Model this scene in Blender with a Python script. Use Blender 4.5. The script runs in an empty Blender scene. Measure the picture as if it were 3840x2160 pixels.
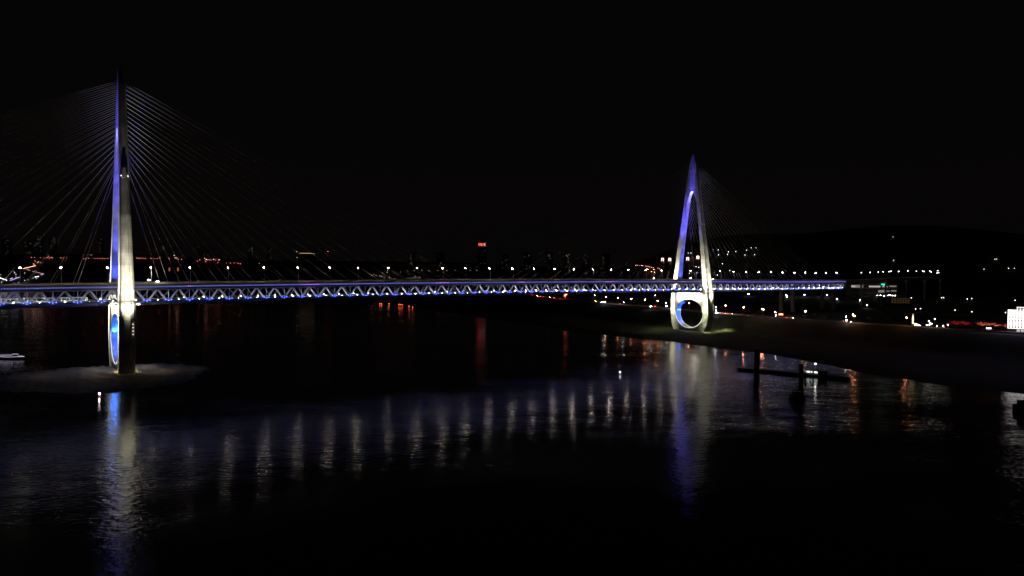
import bpy, bmesh, math, random
import numpy as np
from math import sin, cos, pi, radians, sqrt, atan2
from mathutils import Vector, Matrix

random.seed(7)
sc = bpy.context.scene
col = sc.collection

# ---------------------------------------------------------------- camera
CAM_Z = 79.0
PITCH, ROLL, F = radians(1.365), radians(0.6), 2560.0
RM = Matrix.Rotation(pi / 2 - PITCH, 3, 'X') @ Matrix.Rotation(ROLL, 3, 'Z')
CAM = Vector((0, 0, CAM_Z))
cam_d = bpy.data.cameras.new("camera")
cam_d.sensor_width = 36.0
cam_d.lens = 24.0
cam_d.clip_start = 1.0
cam_d.clip_end = 20000.0
cam = bpy.data.objects.new("camera", cam_d)
cam.matrix_world = Matrix.Translation(CAM) @ RM.to_4x4()
col.objects.link(cam)
sc.camera = cam


def ray(x, y):
    return RM @ Vector(((x - 1920) / F, -(y - 1080) / F, -1.0))


def at(x, y, Z):
    return CAM + ray(x, y) * Z


# ---------------------------------------------------------------- materials
MATS = {}


def new_mat(name):
    m = bpy.data.materials.new(name)
    m.use_nodes = True
    MATS[name] = m
    nt = m.node_tree
    return m, nt, nt.nodes["Principled BSDF"]


def node(nt, kind, **kw):
    n = nt.nodes.new(kind)
    for k, v in kw.items():
        if k.startswith("i_"):
            n.inputs[k[2:].replace("_", " ")].default_value = v
        else:
            setattr(n, k, v)
    return n


def plain(name, rgb, rough=0.6, metal=0.0, var=0.25, scale=0.6, bump=0.0):
    """a surface with procedural grime: two noises mottle the base colour"""
    m, nt, b = new_mat(name)
    tc = node(nt, "ShaderNodeTexCoord")
    n1 = node(nt, "ShaderNodeTexNoise", i_Scale=scale, i_Detail=6.0)
    nt.links.new(tc.outputs["Object"], n1.inputs["Vector"])
    mix = node(nt, "ShaderNodeMix", data_type='RGBA')
    mix.inputs[6].default_value = (*[c * (1 - var) for c in rgb], 1)
    mix.inputs[7].default_value = (*[min(1, c * (1 + var * .7)) for c in rgb], 1)
    nt.links.new(n1.outputs["Fac"], mix.inputs[0])
    nt.links.new(mix.outputs[2], b.inputs["Base Color"])
    b.inputs["Roughness"].default_value = rough
    b.inputs["Metallic"].default_value = metal
    if bump:
        bp = node(nt, "ShaderNodeBump", i_Strength=bump, i_Distance=0.3)
        nt.links.new(n1.outputs["Fac"], bp.inputs["Height"])
        nt.links.new(bp.outputs["Normal"], b.inputs["Normal"])
    return m


def emit(name, rgb, strength, light=True):
    m, nt, b = new_mat(name)
    b.inputs["Base Color"].default_value = (.6, .6, .6, 1)
    b.inputs["Emission Color"].default_value = (*rgb, 1)
    b.inputs["Emission Strength"].default_value = strength
    m.cycles.emission_sampling = 'FRONT' if light else 'NONE'
    return m


def concrete_mat():
    m, nt, b = new_mat("concrete")
    tc = node(nt, "ShaderNodeTexCoord")
    sep = node(nt, "ShaderNodeSeparateXYZ")
    nt.links.new(tc.outputs["Object"], sep.inputs[0])
    # pour joints every 4.5 m
    md = node(nt, "ShaderNodeMath", operation='MODULO')
    md.inputs[1].default_value = 4.5
    nt.links.new(sep.outputs["Z"], md.inputs[0])
    lt = node(nt, "ShaderNodeMath", operation='LESS_THAN')
    lt.inputs[1].default_value = 0.22
    nt.links.new(md.outputs[0], lt.inputs[0])
    # a tone of its own for every pour
    fl = node(nt, "ShaderNodeMath", operation='DIVIDE')
    fl.inputs[1].default_value = 4.5
    nt.links.new(sep.outputs["Z"], fl.inputs[0])
    fl2 = node(nt, "ShaderNodeMath", operation='FLOOR')
    nt.links.new(fl.outputs[0], fl2.inputs[0])
    wn = node(nt, "ShaderNodeTexWhiteNoise", noise_dimensions='1D')
    nt.links.new(fl2.outputs[0], wn.inputs["W"])
    # rain streaks: noise stretched along Z
    mp = node(nt, "ShaderNodeMapping")
    mp.inputs["Scale"].default_value = (0.55, 0.55, 0.03)
    nt.links.new(tc.outputs["Object"], mp.inputs["Vector"])
    n1 = node(nt, "ShaderNodeTexNoise", i_Scale=1.4, i_Detail=7.0)
    nt.links.new(mp.outputs[0], n1.inputs["Vector"])
    n2 = node(nt, "ShaderNodeTexNoise", i_Scale=0.12, i_Detail=5.0)
    nt.links.new(tc.outputs["Object"], n2.inputs["Vector"])
    a = node(nt, "ShaderNodeMath", operation='MULTIPLY_ADD')
    a.inputs[1].default_value = 0.5
    nt.links.new(n1.outputs["Fac"], a.inputs[0])
    nt.links.new(n2.outputs["Fac"], a.inputs[2])
    rp = node(nt, "ShaderNodeValToRGB")
    rp.color_ramp.elements[0].position = 0.45
    rp.color_ramp.elements[0].color = (.27, .265, .24, 1)
    rp.color_ramp.elements[1].position = 0.95
    rp.color_ramp.elements[1].color = (.56, .555, .52, 1)
    nt.links.new(a.outputs[0], rp.inputs[0])
    ml = node(nt, "ShaderNodeMath", operation='MULTIPLY_ADD')
    ml.inputs[1].default_value = 0.16
    ml.inputs[2].default_value = 0.88
    nt.links.new(wn.outputs["Value"], ml.inputs[0])
    sb = node(nt, "ShaderNodeMath", operation='MULTIPLY_ADD')
    sb.inputs[1].default_value = -0.22
    nt.links.new(lt.outputs[0], sb.inputs[0])
    nt.links.new(ml.outputs[0], sb.inputs[2])
    mx = node(nt, "ShaderNodeVectorMath", operation='SCALE')
    nt.links.new(rp.outputs[0], mx.inputs[0])
    nt.links.new(sb.outputs[0], mx.inputs["Scale"])
    nt.links.new(mx.outputs[0], b.inputs["Base Color"])
    b.inputs["Roughness"].default_value = 0.82
    return m


def water_mat():
    m, nt, b = new_mat("river_water")
    b.inputs["Base Color"].default_value = (.004, .006, .007, 1)
    b.inputs["Roughness"].default_value = 0.09
    b.inputs["IOR"].default_value = 1.333
    b.inputs["Specular IOR Level"].default_value = 0.5
    tc = node(nt, "ShaderNodeTexCoord")
    mp = node(nt, "ShaderNodeMapping")
    mp.inputs["Rotation"].default_value = (0, 0, radians(-28))
    mp.inputs["Scale"].default_value = (1.0, 1.7, 1.0)
    nt.links.new(tc.outputs["Object"], mp.inputs["Vector"])
    big = node(nt, "ShaderNodeTexNoise", i_Scale=0.055, i_Detail=2.0)
    mid = node(nt, "ShaderNodeTexNoise", i_Scale=0.33, i_Detail=4.0, i_Distortion=0.4)
    # patches of stirred and of slack water
    pat = node(nt, "ShaderNodeTexNoise", i_Scale=0.012, i_Detail=3.0)
    for n in (big, mid, pat):
        nt.links.new(mp.outputs[0], n.inputs["Vector"])
    pr = node(nt, "ShaderNodeMapRange")
    pr.inputs[1].default_value, pr.inputs[2].default_value = .35, .7
    pr.inputs[3].default_value, pr.inputs[4].default_value = .3, 1.35
    nt.links.new(pat.outputs["Fac"], pr.inputs[0])
    s1 = node(nt, "ShaderNodeMath", operation='MULTIPLY')
    s1.inputs[1].default_value = 0.8
    nt.links.new(mid.outputs["Fac"], s1.inputs[0])
    s2 = node(nt, "ShaderNodeMath", operation='ADD')
    nt.links.new(big.outputs["Fac"], s2.inputs[0])
    nt.links.new(s1.outputs[0], s2.inputs[1])
    s3 = node(nt, "ShaderNodeMath", operation='MULTIPLY')
    nt.links.new(s2.outputs[0], s3.inputs[0])
    nt.links.new(pr.outputs[0], s3.inputs[1])
    # the current runs rougher past the near pylon and along the right bank
    sx = node(nt, "ShaderNodeSeparateXYZ")
    nt.links.new(tc.outputs["Object"], sx.inputs[0])
    ra = node(nt, "ShaderNodeMapRange", interpolation_type='SMOOTHSTEP')
    for i_, v_ in enumerate((-105, -50, 1.6, 1.0)):
        ra.inputs[i_ + 1].default_value = v_
    nt.links.new(sx.outputs["X"], ra.inputs[0])
    rb = node(nt, "ShaderNodeMapRange", interpolation_type='SMOOTHSTEP')
    for i_, v_ in enumerate((102, 135, 1.0, 1.6)):
        rb.inputs[i_ + 1].default_value = v_
    nt.links.new(sx.outputs["X"], rb.inputs[0])
    s4 = node(nt, "ShaderNodeMath", operation='MULTIPLY')
    nt.links.new(ra.outputs[0], s4.inputs[0])
    nt.links.new(rb.outputs[0], s4.inputs[1])
    # slack water in the lee of the far bank
    rc = node(nt, "ShaderNodeMapRange", interpolation_type='SMOOTHSTEP')
    for i_, v_ in enumerate((600, 800, 1.0, .5)):
        rc.inputs[i_ + 1].default_value = v_
    nt.links.new(sx.outputs["Y"], rc.inputs[0])
    s6 = node(nt, "ShaderNodeMath", operation='MULTIPLY')
    nt.links.new(s4.outputs[0], s6.inputs[0])
    nt.links.new(rc.outputs[0], s6.inputs[1])
    s4 = s6
    s5 = node(nt, "ShaderNodeMath", operation='MULTIPLY')
    nt.links.new(s4.outputs[0], s5.inputs[0])
    nt.links.new(s3.outputs[0], s5.inputs[1])
    s3 = s5
    bp = node(nt, "ShaderNodeBump", i_Strength=1.0, i_Distance=WAVE)
    nt.links.new(s3.outputs[0], bp.inputs["Height"])
    nt.links.new(bp.outputs["Normal"], b.inputs["Normal"])
    return m


def ground_mat(name, c0, c1, c2, s1, s2, bump):
    m, nt, b = new_mat(name)
    tc = node(nt, "ShaderNodeTexCoord")
    n1 = node(nt, "ShaderNodeTexNoise", i_Scale=s1, i_Detail=8.0, i_Roughness=.65)
    n2 = node(nt, "ShaderNodeTexNoise", i_Scale=s2, i_Detail=8.0, i_Roughness=.7)
    for n in (n1, n2):
        nt.links.new(tc.outputs["Object"], n.inputs["Vector"])
    r1 = node(nt, "ShaderNodeValToRGB")
    r1.color_ramp.elements[0].position, r1.color_ramp.elements[1].position = .42, .6
    r1.color_ramp.elements[0].color, r1.color_ramp.elements[1].color = (*c0, 1), (*c1, 1)
    nt.links.new(n1.outputs["Fac"], r1.inputs[0])
    r2 = node(nt, "ShaderNodeValToRGB")
    r2.color_ramp.elements[0].position, r2.color_ramp.elements[1].position = .45, .68
    r2.color_ramp.elements[0].color, r2.color_ramp.elements[1].color = (0, 0, 0, 1), (1, 1, 1, 1)
    nt.links.new(n2.outputs["Fac"], r2.inputs[0])
    mx = node(nt, "ShaderNodeMix", data_type='RGBA')
    nt.links.new(r2.outputs[0], mx.inputs[0])
    nt.links.new(r1.outputs[0], mx.inputs[6])
    mx.inputs[7].default_value = (*c2, 1)
    if name == "sand":      # wet and silty towards the waterline, darkened so the lamplit island fades out
        sz = node(nt, "ShaderNodeSeparateXYZ")
        nt.links.new(tc.outputs["Object"], sz.inputs[0])
        wr = node(nt, "ShaderNodeMapRange", interpolation_type='SMOOTHSTEP')
        for i_, v_ in enumerate((.2, 2.0, 0.0, 1.0)):
            wr.inputs[i_ + 1].default_value = v_
        nt.links.new(sz.outputs["Z"], wr.inputs[0])
        wx = node(nt, "ShaderNodeMix", data_type='RGBA')
        wx.inputs[6].default_value = (.028, .022, .014, 1)
        nt.links.new(wr.outputs[0], wx.inputs[0])
        nt.links.new(mx.outputs[2], wx.inputs[7])
        mx = wx
    nt.links.new(mx.outputs[2], b.inputs["Base Color"])
    b.inputs["Roughness"].default_value = .95
    bp = node(nt, "ShaderNodeBump", i_Strength=1.0, i_Distance=bump)
    nt.links.new(n2.outputs["Fac"], bp.inputs["Height"])
    nt.links.new(bp.outputs["Normal"], b.inputs["Normal"])
    return m


WAVE = 0.145
concrete_mat()
water_mat()
ground_mat("bank_grass", (.011, .018, .004), (.024, .036, .008), (.032, .027, .014), .03, .22, .8)
ground_mat("sand", (.20, .14, .065), (.30, .215, .11), (.11, .085, .03), .05, .3, .9)
plain("steel", (.43, .44, .46), .5, 0.0, .18, .5)
plain("steel_dark", (.16, .165, .18), .5, 0.0, .2, .5)
plain("truss_paint", (.58, .58, .60), .5, 0.0, .15, .5)
plain("deck_floor", (.11, .11, .11), .8, 0.0, .3, .5)
plain("rail_metal", (.30, .27, .22), .55, 0.0, .25, .9)
plain("cable_sheath", (.35, .33, .30), .5, 0.0, .1, .4)
plain("asphalt", (.05, .05, .052), .85, 0.0, .3, .3)
plain("pole_metal", (.5, .5, .5), .5, 0.0, .15, 1.0)
plain("dark_paint", (.03, .032, .035), .5, 0.0, .3, 1.0)
plain("hull_paint", (.018, .018, .02), .55, 0.0, .3, .5)
plain("facade", (.06, .06, .062), .8, 0.0, .3, .2)
plain("facade_pale", (.35, .34, .33), .7, 0.0, .2, .3)
plain("train_paint", (.62, .70, .64), .35, 0.0, .08, .6)
plain("glass_dark", (.012, .014, .016), .12, 0.0, .2, .6)
plain("car_white", (.62, .62, .62), .3, 0.0, .05, .6)
plain("car_grey", (.16, .165, .17), .3, .3, .05, .6)
plain("car_red", (.30, .03, .025), .3, 0.0, .05, .6)
plain("rubber", (.02, .02, .02), .8, 0.0, .2, 1.0)
plain("bark", (.07, .05, .035), .9, 0.0, .3, 2.0)
plain("leaf", (.055, .085, .03), .7, 0.0, .5, .9)
plain("timber", (.05, .045, .04), .8, 0.0, .3, .6)

LAMP_WARM = emit("lamp_warm", (1.0, .86, .68), 200)
LAMP_WHITE = emit("lamp_white", (1.0, .93, .82), 60)
FAR_COOL = emit("lamp_far_cool", (.86, .95, 1.0), 6)
FAR_WHITE = emit("lamp_far_white", (1.0, .93, .82), 9)
VIA_WHITE = emit("lamp_viaduct", (1.0, .93, .82), 16)
LAMP_COOL = emit("lamp_cool", (.86, .95, 1.0), 120)
LAMP_ORANGE = emit("lamp_orange", (1.0, .36, .14), 40)
LAMP_RED = emit("lamp_red", (1.0, .05, .03), 30)
LAMP_DIM = emit("lamp_dim", (1.0, .85, .7), 6)
EDGE = emit("edge_led", (.26, .28, 1.0), 3.4)
EDGE_V = emit("edge_led_violet", (.50, .22, 1.0), 4.0)
EDGE_B = emit("edge_led_blue", (.16, .14, 1.0), 4.0)
WASH = emit("added_fascia_wash", (.05, .04, 1.0), .35)
NODE_BLUE = emit("node_blue", (.06, .10, 1.0), 45)
NODE_WHITE = emit("node_white", (.96, .94, 1.0), 480)
NODE_DIM = emit("node_dim", (1.0, .95, .9), 40)
HOLE_BLUE = emit("hole_blue", (.02, .17, 1.0), 650)
HOLE_BLUE_FAR = emit("hole_blue_dim", (.05, .16, 1.0), 45)
RIM = emit("rim_led", (1.0, .95, .88), 1.1, light=False)
FLOOD = emit("flood_lens", (1.0, .95, .85), 40)
FLOOD_B = emit("flood_lens_blue", (.1, .15, 1.0), 20)

# ---------------------------------------------------------------- mesh builder


class MB:
    def __init__(self):
        self.v, self.f = [], []

    def add(self, vs, fs):
        o = len(self.v)
        self.v += [tuple(p) for p in vs]
        self.f += [tuple(i + o for i in q) for q in fs]
        return self

    def box(self, x0, x1, y0, y1, z0, z1):
        vs = [(x0, y0, z0), (x1, y0, z0), (x1, y1, z0), (x0, y1, z0), (x0, y0, z1), (x1, y0, z1), (x1, y1, z1), (x0, y1, z1)]
        return self.add(vs, [(0, 3, 2, 1), (4, 5, 6, 7), (0, 1, 5, 4), (1, 2, 6, 5), (2, 3, 7, 6), (3, 0, 4, 7)])

    def bar(self, p, q, w, h, up=(0, 0, 1)):
        p, q = Vector(p), Vector(q)
        d = (q - p).normalized()
        a = d.cross(Vector(up))
        if a.length < 1e-4:
            a = d.cross(Vector((1, 0, 0)))
        a.normalize()
        b = a.cross(d).normalized()
        vs = []
        for c in (p, q):
            for sa, sb in ((-1, -1), (1, -1), (1, 1), (-1, 1)):
                vs.append(c + a * (sa * w / 2) + b * (sb * h / 2))
        return self.add(vs, [(0, 1, 2, 3), (7, 6, 5, 4), (0, 4, 5, 1), (1, 5, 6, 2), (2, 6, 7, 3), (3, 7, 4, 0)])

    def tube(self, p, q, r0, r1=None, n=8, caps=True):
        r1 = r0 if r1 is None else r1
        p, q = Vector(p), Vector(q)
        d = (q - p).normalized()
        a = d.cross(Vector((0, 0, 1)))
        if a.length < 1e-3:
            a = Vector((1, 0, 0))
        a.normalize()
        b = d.cross(a)
        vs = []
        for c, r in ((p, r0), (q, r1)):
            for i in range(n):
                t = 2 * pi * i / n
                vs.append(c + (a * cos(t) + b * sin(t)) * r)
        fs = [(i, (i + 1) % n, n + (i + 1) % n, n + i) for i in range(n)]
        if caps:
            fs += [tuple(range(n))[::-1], tuple(range(n, 2 * n))]
        return self.add(vs, fs)

    def ball(self, c, r, sub=1, sz=1.0):
        bm = bmesh.new()
        bmesh.ops.create_icosphere(bm, subdivisions=sub, radius=1.0)
        vs = [(c[0] + v.co.x * r, c[1] + v.co.y * r, c[2] + v.co.z * r * sz) for v in bm.verts]
        fs = [tuple(v.index for v in f.verts) for f in bm.faces]
        bm.free()
        return self.add(vs, fs)

    def build(self, name, mat, parent=None, smooth=False):
        me = bpy.data.meshes.new(name)
        me.from_pydata(self.v, [], self.f)
        me.update()
        me.materials.append(MATS[mat] if isinstance(mat, str) else mat)
        if smooth:
            me.polygons.foreach_set("use_smooth", [True] * len(me.polygons))
        o = bpy.data.objects.new(name, me)
        col.objects.link(o)
        if parent:
            o.parent = parent
        return o


def tag(o, label=None, cat=None, group=None, kind=None):
    if label:
        o["label"] = label
    if cat:
        o["category"] = cat
    if group:
        o["group"] = group
    if kind:
        o["kind"] = kind
    return o


def empty(name, loc=(0, 0, 0), rz=0.0):
    o = bpy.data.objects.new(name, None)
    o.empty_display_size = 1
    o.location = loc
    o.rotation_euler = (0, 0, rz)
    col.objects.link(o)
    return o


def copy_tree(o, parent=None):
    c = o.copy()
    col.objects.link(c)
    c.parent = parent
    for ch in o.children:
        copy_tree(ch, c)
    return c


ONES = "first second third fourth fifth sixth seventh eighth ninth tenth eleventh twelfth thirteenth fourteenth fifteenth sixteenth seventeenth eighteenth nineteenth".split()
TENS = {2: "twent", 3: "thirt", 4: "fort", 5: "fift", 6: "sixt", 7: "sevent", 8: "eight", 9: "ninet"}


def nth(i):
    if i < 20:
        return ONES[i - 1]
    t, u = divmod(i, 10)
    return TENS[t] + "ieth" if u == 0 else TENS[t] + "y-" + ONES[u - 1]


def spot(name, loc, target, power, angle, blend, rgb, parent=None, size=.4):
    l = bpy.data.lights.new(name, 'SPOT')
    l.energy = power
    l.color = rgb
    l.spot_size = radians(angle)
    l.spot_blend = blend
    l.shadow_soft_size = size
    o = bpy.data.objects.new(name, l)
    o.location = loc
    o.rotation_euler = (Vector(target) - Vector(loc)).to_track_quat('-Z', 'Y').to_euler()
    col.objects.link(o)
    if parent:
        o.parent = parent
    return o


# ---------------------------------------------------------------- terrain
SHORE = np.array([(900, 40), (700, 150), (480, 330), (350, 455), (300, 505), (249, 681), (177, 792), (71, 922), (25, 1023), (-130, 1300), (-325, 1598),
                  (-700, 2050), (-1300, 2250), (-2200, 2150), (-3600, 1700), (-6500, 1200)], float)
LANDPOLY = np.vstack([SHORE, [(-9000, 1200), (-9000, 12000), (9000, 12000), (9000, 40)]])
ROAD = np.array([(700, 560), (600, 640), (525, 718), (466, 805), (421, 850), (376, 915), (331, 970), (285, 1080), (250, 1190), (192, 1290), (120, 1450), (38, 1760), (-60, 2050), (-250, 2400)], float)


def seg_dist(x, y, P):
    d = np.full(x.shape, 1e9)
    for a, b in zip(P[:-1], P[1:]):
        ab = b - a
        t = np.clip(((x - a[0]) * ab[0] + (y - a[1]) * ab[1]) / (ab @ ab), 0, 1)
        d = np.minimum(d, np.hypot(x - a[0] - t * ab[0], y - a[1] - t * ab[1]))
    return d


def inside(x, y, P):
    r = np.zeros(x.shape, bool)
    n = len(P)
    for i in range(n):
        x0, y0 = P[i]
        x1, y1 = P[(i + 1) % n]
        c = (y0 > y) != (y1 > y)
        with np.errstate(divide='ignore', invalid='ignore'):
            xi = (x1 - x0) * (y - y0) / (y1 - y0) + x0
        r ^= c & (x < xi)
    return r


def ss(a, b, v):
    t = np.clip((v - a) / (b - a), 0, 1)
    return t * t * (3 - 2 * t)


def gauss(x, y, cx, cy, rx, ry, h):
    return h * np.exp(-((x - cx) / rx) ** 2 - ((y - cy) / ry) ** 2)


def ground_h(x, y):
    x, y = np.asarray(x, float), np.asarray(y, float)
    d = seg_dist(x, y, SHORE) * np.where(inside(x, y, LANDPOLY), 1, -1)
    d = d + 2.2 * np.sin(x / 4.7 + np.sin(y / 9)) * np.cos(y / 6.1) + 6 * np.sin(x / 37 + 1) * np.cos(y / 29) + 3 * np.sin(x / 13) * np.sin(y / 17 + 2)
    h = 1.4 * ss(0, 30, d) + 18.6 * ss(150, 255, d) + 50 * ss(380, 1500, d)
    rough = 1.2 * np.sin(x / 61) * np.cos(y / 53) + .5 * np.sin(x / 11 + y / 19)
    h = h + rough * ss(40, 160, d) * .8 + .25 * np.sin(x / 7) * np.sin(y / 9 + x / 15) * ss(0, 20, d)
    h += (gauss(x, y, 1250, 2300, 620, 420, 150) + gauss(x, y, 620, 2050, 300, 300, 95) + gauss(x, y, 2300, 2600, 900, 700, 120)
          + gauss(x, y, -1900, 3050, 1300, 480, 95) + gauss(x, y, -300, 3400, 900, 500, 40)) * ss(300, 800, d)
    w = np.exp(-(seg_dist(x, y, ROAD) / 34) ** 2)
    h = h * (1 - w) + 20 * w
    return np.where(d < 0, np.maximum(-4, d * .1), h)


def gz(x, y):
    return float(ground_h(np.array([x]), np.array([y]))[0])


_T = np.arange(420, 6200, 4.0)


def hit(px, py, hgt=0.0):
    """where the line of sight through a photo pixel comes down to hgt above the land"""
    r = ray(px, py)
    X, Y, Zz = r.x * _T, r.y * _T, CAM_Z + r.z * _T
    g = ground_h(X, Y)
    ok = (Zz - hgt <= np.maximum(g, 0)) & (g > .2)
    i = int(np.argmax(ok))
    if not ok[i]:
        return None
    return Vector((X[i], Y[i], g[i])), Vector((X[i], Y[i], Zz[i]))


def make_ground():
    ys = np.concatenate([np.arange(40, 700, 14), np.arange(700, 1400, 11), np.arange(1400, 2600, 28), np.arange(2600, 5000, 80), np.arange(5000, 12001, 500)])
    xs = np.concatenate([np.arange(-6500, -2600, 160), np.arange(-2600, -200, 45), np.arange(-200, 800, 10.5), np.arange(800, 2000, 40), np.arange(2000, 6500, 160)])
    X, Y = np.meshgrid(xs, ys)
    H = ground_h(X, Y)
    nx, ny = len(xs), len(ys)
    vs = np.stack([X.ravel(), Y.ravel(), H.ravel()], 1)
    fs = []
    for j in range(ny - 1):
        for i in range(nx - 1):
            if max(H[j, i], H[j + 1, i], H[j, i + 1], H[j + 1, i + 1]) > -3.5:
                a = j * nx + i
                fs.append((a, a + 1, a + nx + 1, a + nx))
    mb = MB()
    mb.v, mb.f = [tuple(v) for v in vs], fs
    tag(mb.build("ground", "bank_grass", smooth=True), kind="structure")


make_ground()
mb = MB()
mb.add([(-9000, -300, 0), (9000, -300, 0), (9000, 14000, 0), (-9000, 14000, 0)], [(0, 1, 2, 3)])
tag(mb.build("water", "river_water"), kind="structure")


def ribbon(P, w, dz, zf, name, mat, kind="structure", step=9.0):
    pts = []
    for a, b in zip(P[:-1], P[1:]):
        n = max(1, int(np.hypot(*(b - a)) / step))
        for k in range(n):
            pts.append(a + (b - a) * k / n)
    pts.append(P[-1])
    pts = np.array(pts)
    for _ in range(6):
        pts[1:-1] = (pts[:-2] + 2 * pts[1:-1] + pts[2:]) / 4
    t = np.gradient(pts, axis=0)
    t /= np.linalg.norm(t, axis=1)[:, None]
    nn = np.stack([-t[:, 1], t[:, 0]], 1)
    mb = MB()
    vs, fs = [], []
    for p, n in zip(pts, nn):
        for s in (-1, 1):
            q = p + n * s * w / 2
            vs.append((q[0], q[1], zf(q[0], q[1]) + dz))
    for i in range(len(pts) - 1):
        fs.append((2 * i, 2 * i + 2, 2 * i + 3, 2 * i + 1))
    mb.add(vs, fs)
    o = mb.build(name, mat)
    if kind:
        tag(o, kind=kind)
    return o, pts, nn


road_o, road_pts, road_n = ribbon(ROAD, 16, .5, lambda x, y: max(20.0, gz(x, y)), "road", "asphalt")
# white kerb wall on the river side of the road
mb = MB()
for i in range(len(road_pts) - 1):
    a = road_pts[i] + road_n[i] * 9.2
    b = road_pts[i + 1] + road_n[i + 1] * 9.2
    za, zb = max(20, gz(*a)), max(20, gz(*b))
    mb.bar((a[0], a[1], za + .6), (b[0], b[1], zb + .6), .4, 1.5)
tag(mb.build("parapet", "facade_pale"), "low pale parapet running along the river side of the bank road", "parapet")

# sand island round the near pylon
def make_island():
    nx, ny = 150, 120
    cx, cy, rx, ry = -294.0, 492.0, 70.0, 68.0
    vs, fs = [], []
    for j in range(ny + 1):
        for i in range(nx + 1):
            u, v = i / nx * 2.3 - 1.15, j / ny * 2.3 - 1.15
            x, y = cx + u * rx, cy + v * ry
            e = sqrt(u * u + v * v) + .07 * sin(3 * atan2(v, u) + 1.2) + .04 * sin(7 * atan2(v, u))
            h = 2.3 * (1 - max(e, 0) ** 2.2) if e < 1.3 else -1.5
            h += .22 * sin(x / 3.1 + 2 * sin(y / 7)) * sin(y / 4.3) + .10 * sin(x / 1.3 + y / 2.1) + .12 * sin(y / 1.7 + sin(x / 5) * 2)
            # scour pit dug by the current at the foot of the pylon
            ds, dn = (x + 291.02) * cos(radians(36.753)) + (y - 510.10) * sin(radians(36.753)), -(x + 291.02) * sin(radians(36.753)) + (y - 510.10) * cos(radians(36.753))
            h -= 3.6 * math.exp(-((ds - 2.5) / 8.5) ** 4 - ((dn + 12.5) / 5.5) ** 4)
            vs.append((x, y, max(h, -1.2)))
    for j in range(ny):
        for i in range(nx):
            a = j * (nx + 1) + i
            fs.append((a, a + 1, a + nx + 2, a + nx + 1))
    mb = MB()
    mb.add(vs, fs)
    tag(mb.build("sand_island", "sand", smooth=True), kind="structure")


make_island()

# ---------------------------------------------------------------- the bridge
BX, BY, BA = -291.02, 510.10, radians(36.753)
U = Vector((cos(BA), sin(BA), 0))
N = Vector((-sin(BA), cos(BA), 0))
_S = [-73.4, -57.7, -13.7, 0, 31.1, 76, 105.9, 177, 247.6, 308.9, 388.5, 471.3, 610.7, 715.2, 849.7, 1051.9]
_Z = [63.77, 63.99, 64.27, 64.39, 64.85, 65.52, 65.73, 66.44, 67.23, 67.69, 68.05, 68.15, 68.15, 68.05, 68.1, 68.25]
_PC = np.polyfit(_S, _Z, 4)
S_END = 1062.0
S_BEG = -330.0


def zl(s):
    s = min(s, 1090)
    if s < -73:
        return float(np.polyval(_PC, -73)) - .0155 * (-73 - s)
    return float(np.polyval(_PC, s))


def W(s, n, z):
    return Vector((BX, BY, 0)) + U * s + N * n + Vector((0, 0, z))


def s_at(px, n):
    d = ray(px, 1050)
    o = Vector((BX, BY, 0)) + N * n
    t = ((o - CAM).to_2d().dot(N.to_2d())) / d.to_2d().dot(N.to_2d())
    P = CAM + d * t
    return (P - o).to_2d().dot(U.to_2d())


bridge = empty("cable_stayed_bridge", (BX, BY, 0), BA)
tag(bridge, "long double-deck cable-stayed bridge with two floodlit needle pylons and a blue-lit steel truss", "bridge")
PAN = 14.95
NODES = [1.35 + PAN * k for k in range(-22, 72) if S_BEG < 1.35 + PAN * k < S_END]


def sweep(prof, s0, s1, name, mat, step=7.5, parent=bridge):
    n = max(1, int((s1 - s0) / step))
    vs, fs = [], []
    k = len(prof)
    for i in range(n + 1):
        s = s0 + (s1 - s0) * i / n
        z = zl(s)
        vs += [(s, a, z + b) for a, b in prof]
    for i in range(n):
        for j in range(k):
            a, b = i * k + j, i * k + (j + 1) % k
            fs.append((a, b, b + k, a + k))
    fs.append(tuple(range(k))[::-1])
    fs.append(tuple(range(n * k, n * k + k)))
    mb = MB()
    mb.add(vs, fs)
    return mb.build(name, mat, parent)


DW = 37.0
upper = sweep([(0, 1.5), (0, -1.8), (.9, -1.8), (.9, .1), (DW - .9, .1), (DW - .9, -1.8), (DW, -1.8), (DW, 1.5)], S_BEG, S_END + 4, "upper_deck", "steel_dark")
sweep([(5.2, 1.504), (DW - 5.2, 1.504), (DW - 5.2, 1.52), (5.2, 1.52)], S_BEG, S_END + 4, "carriageway", "asphalt")
lower = sweep([(.6, -11.0), (.6, -11.5), (DW - .6, -11.5), (DW - .6, -11.0)], S_BEG, S_END, "lower_deck", "deck_floor")
for n0 in (2.2, DW - 3.4):
    sweep([(n0, -12.35), (n0, -13.9), (n0 + 1.2, -13.9), (n0 + 1.2, -12.35)], S_BEG, S_END, "bottom_girder", "steel")
    sweep([(n0 - .4, -1.9), (n0 - .4, -2.7), (n0 + 1.2, -2.7), (n0 + 1.2, -1.9)], S_BEG, S_END, "top_chord", "steel")


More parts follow.
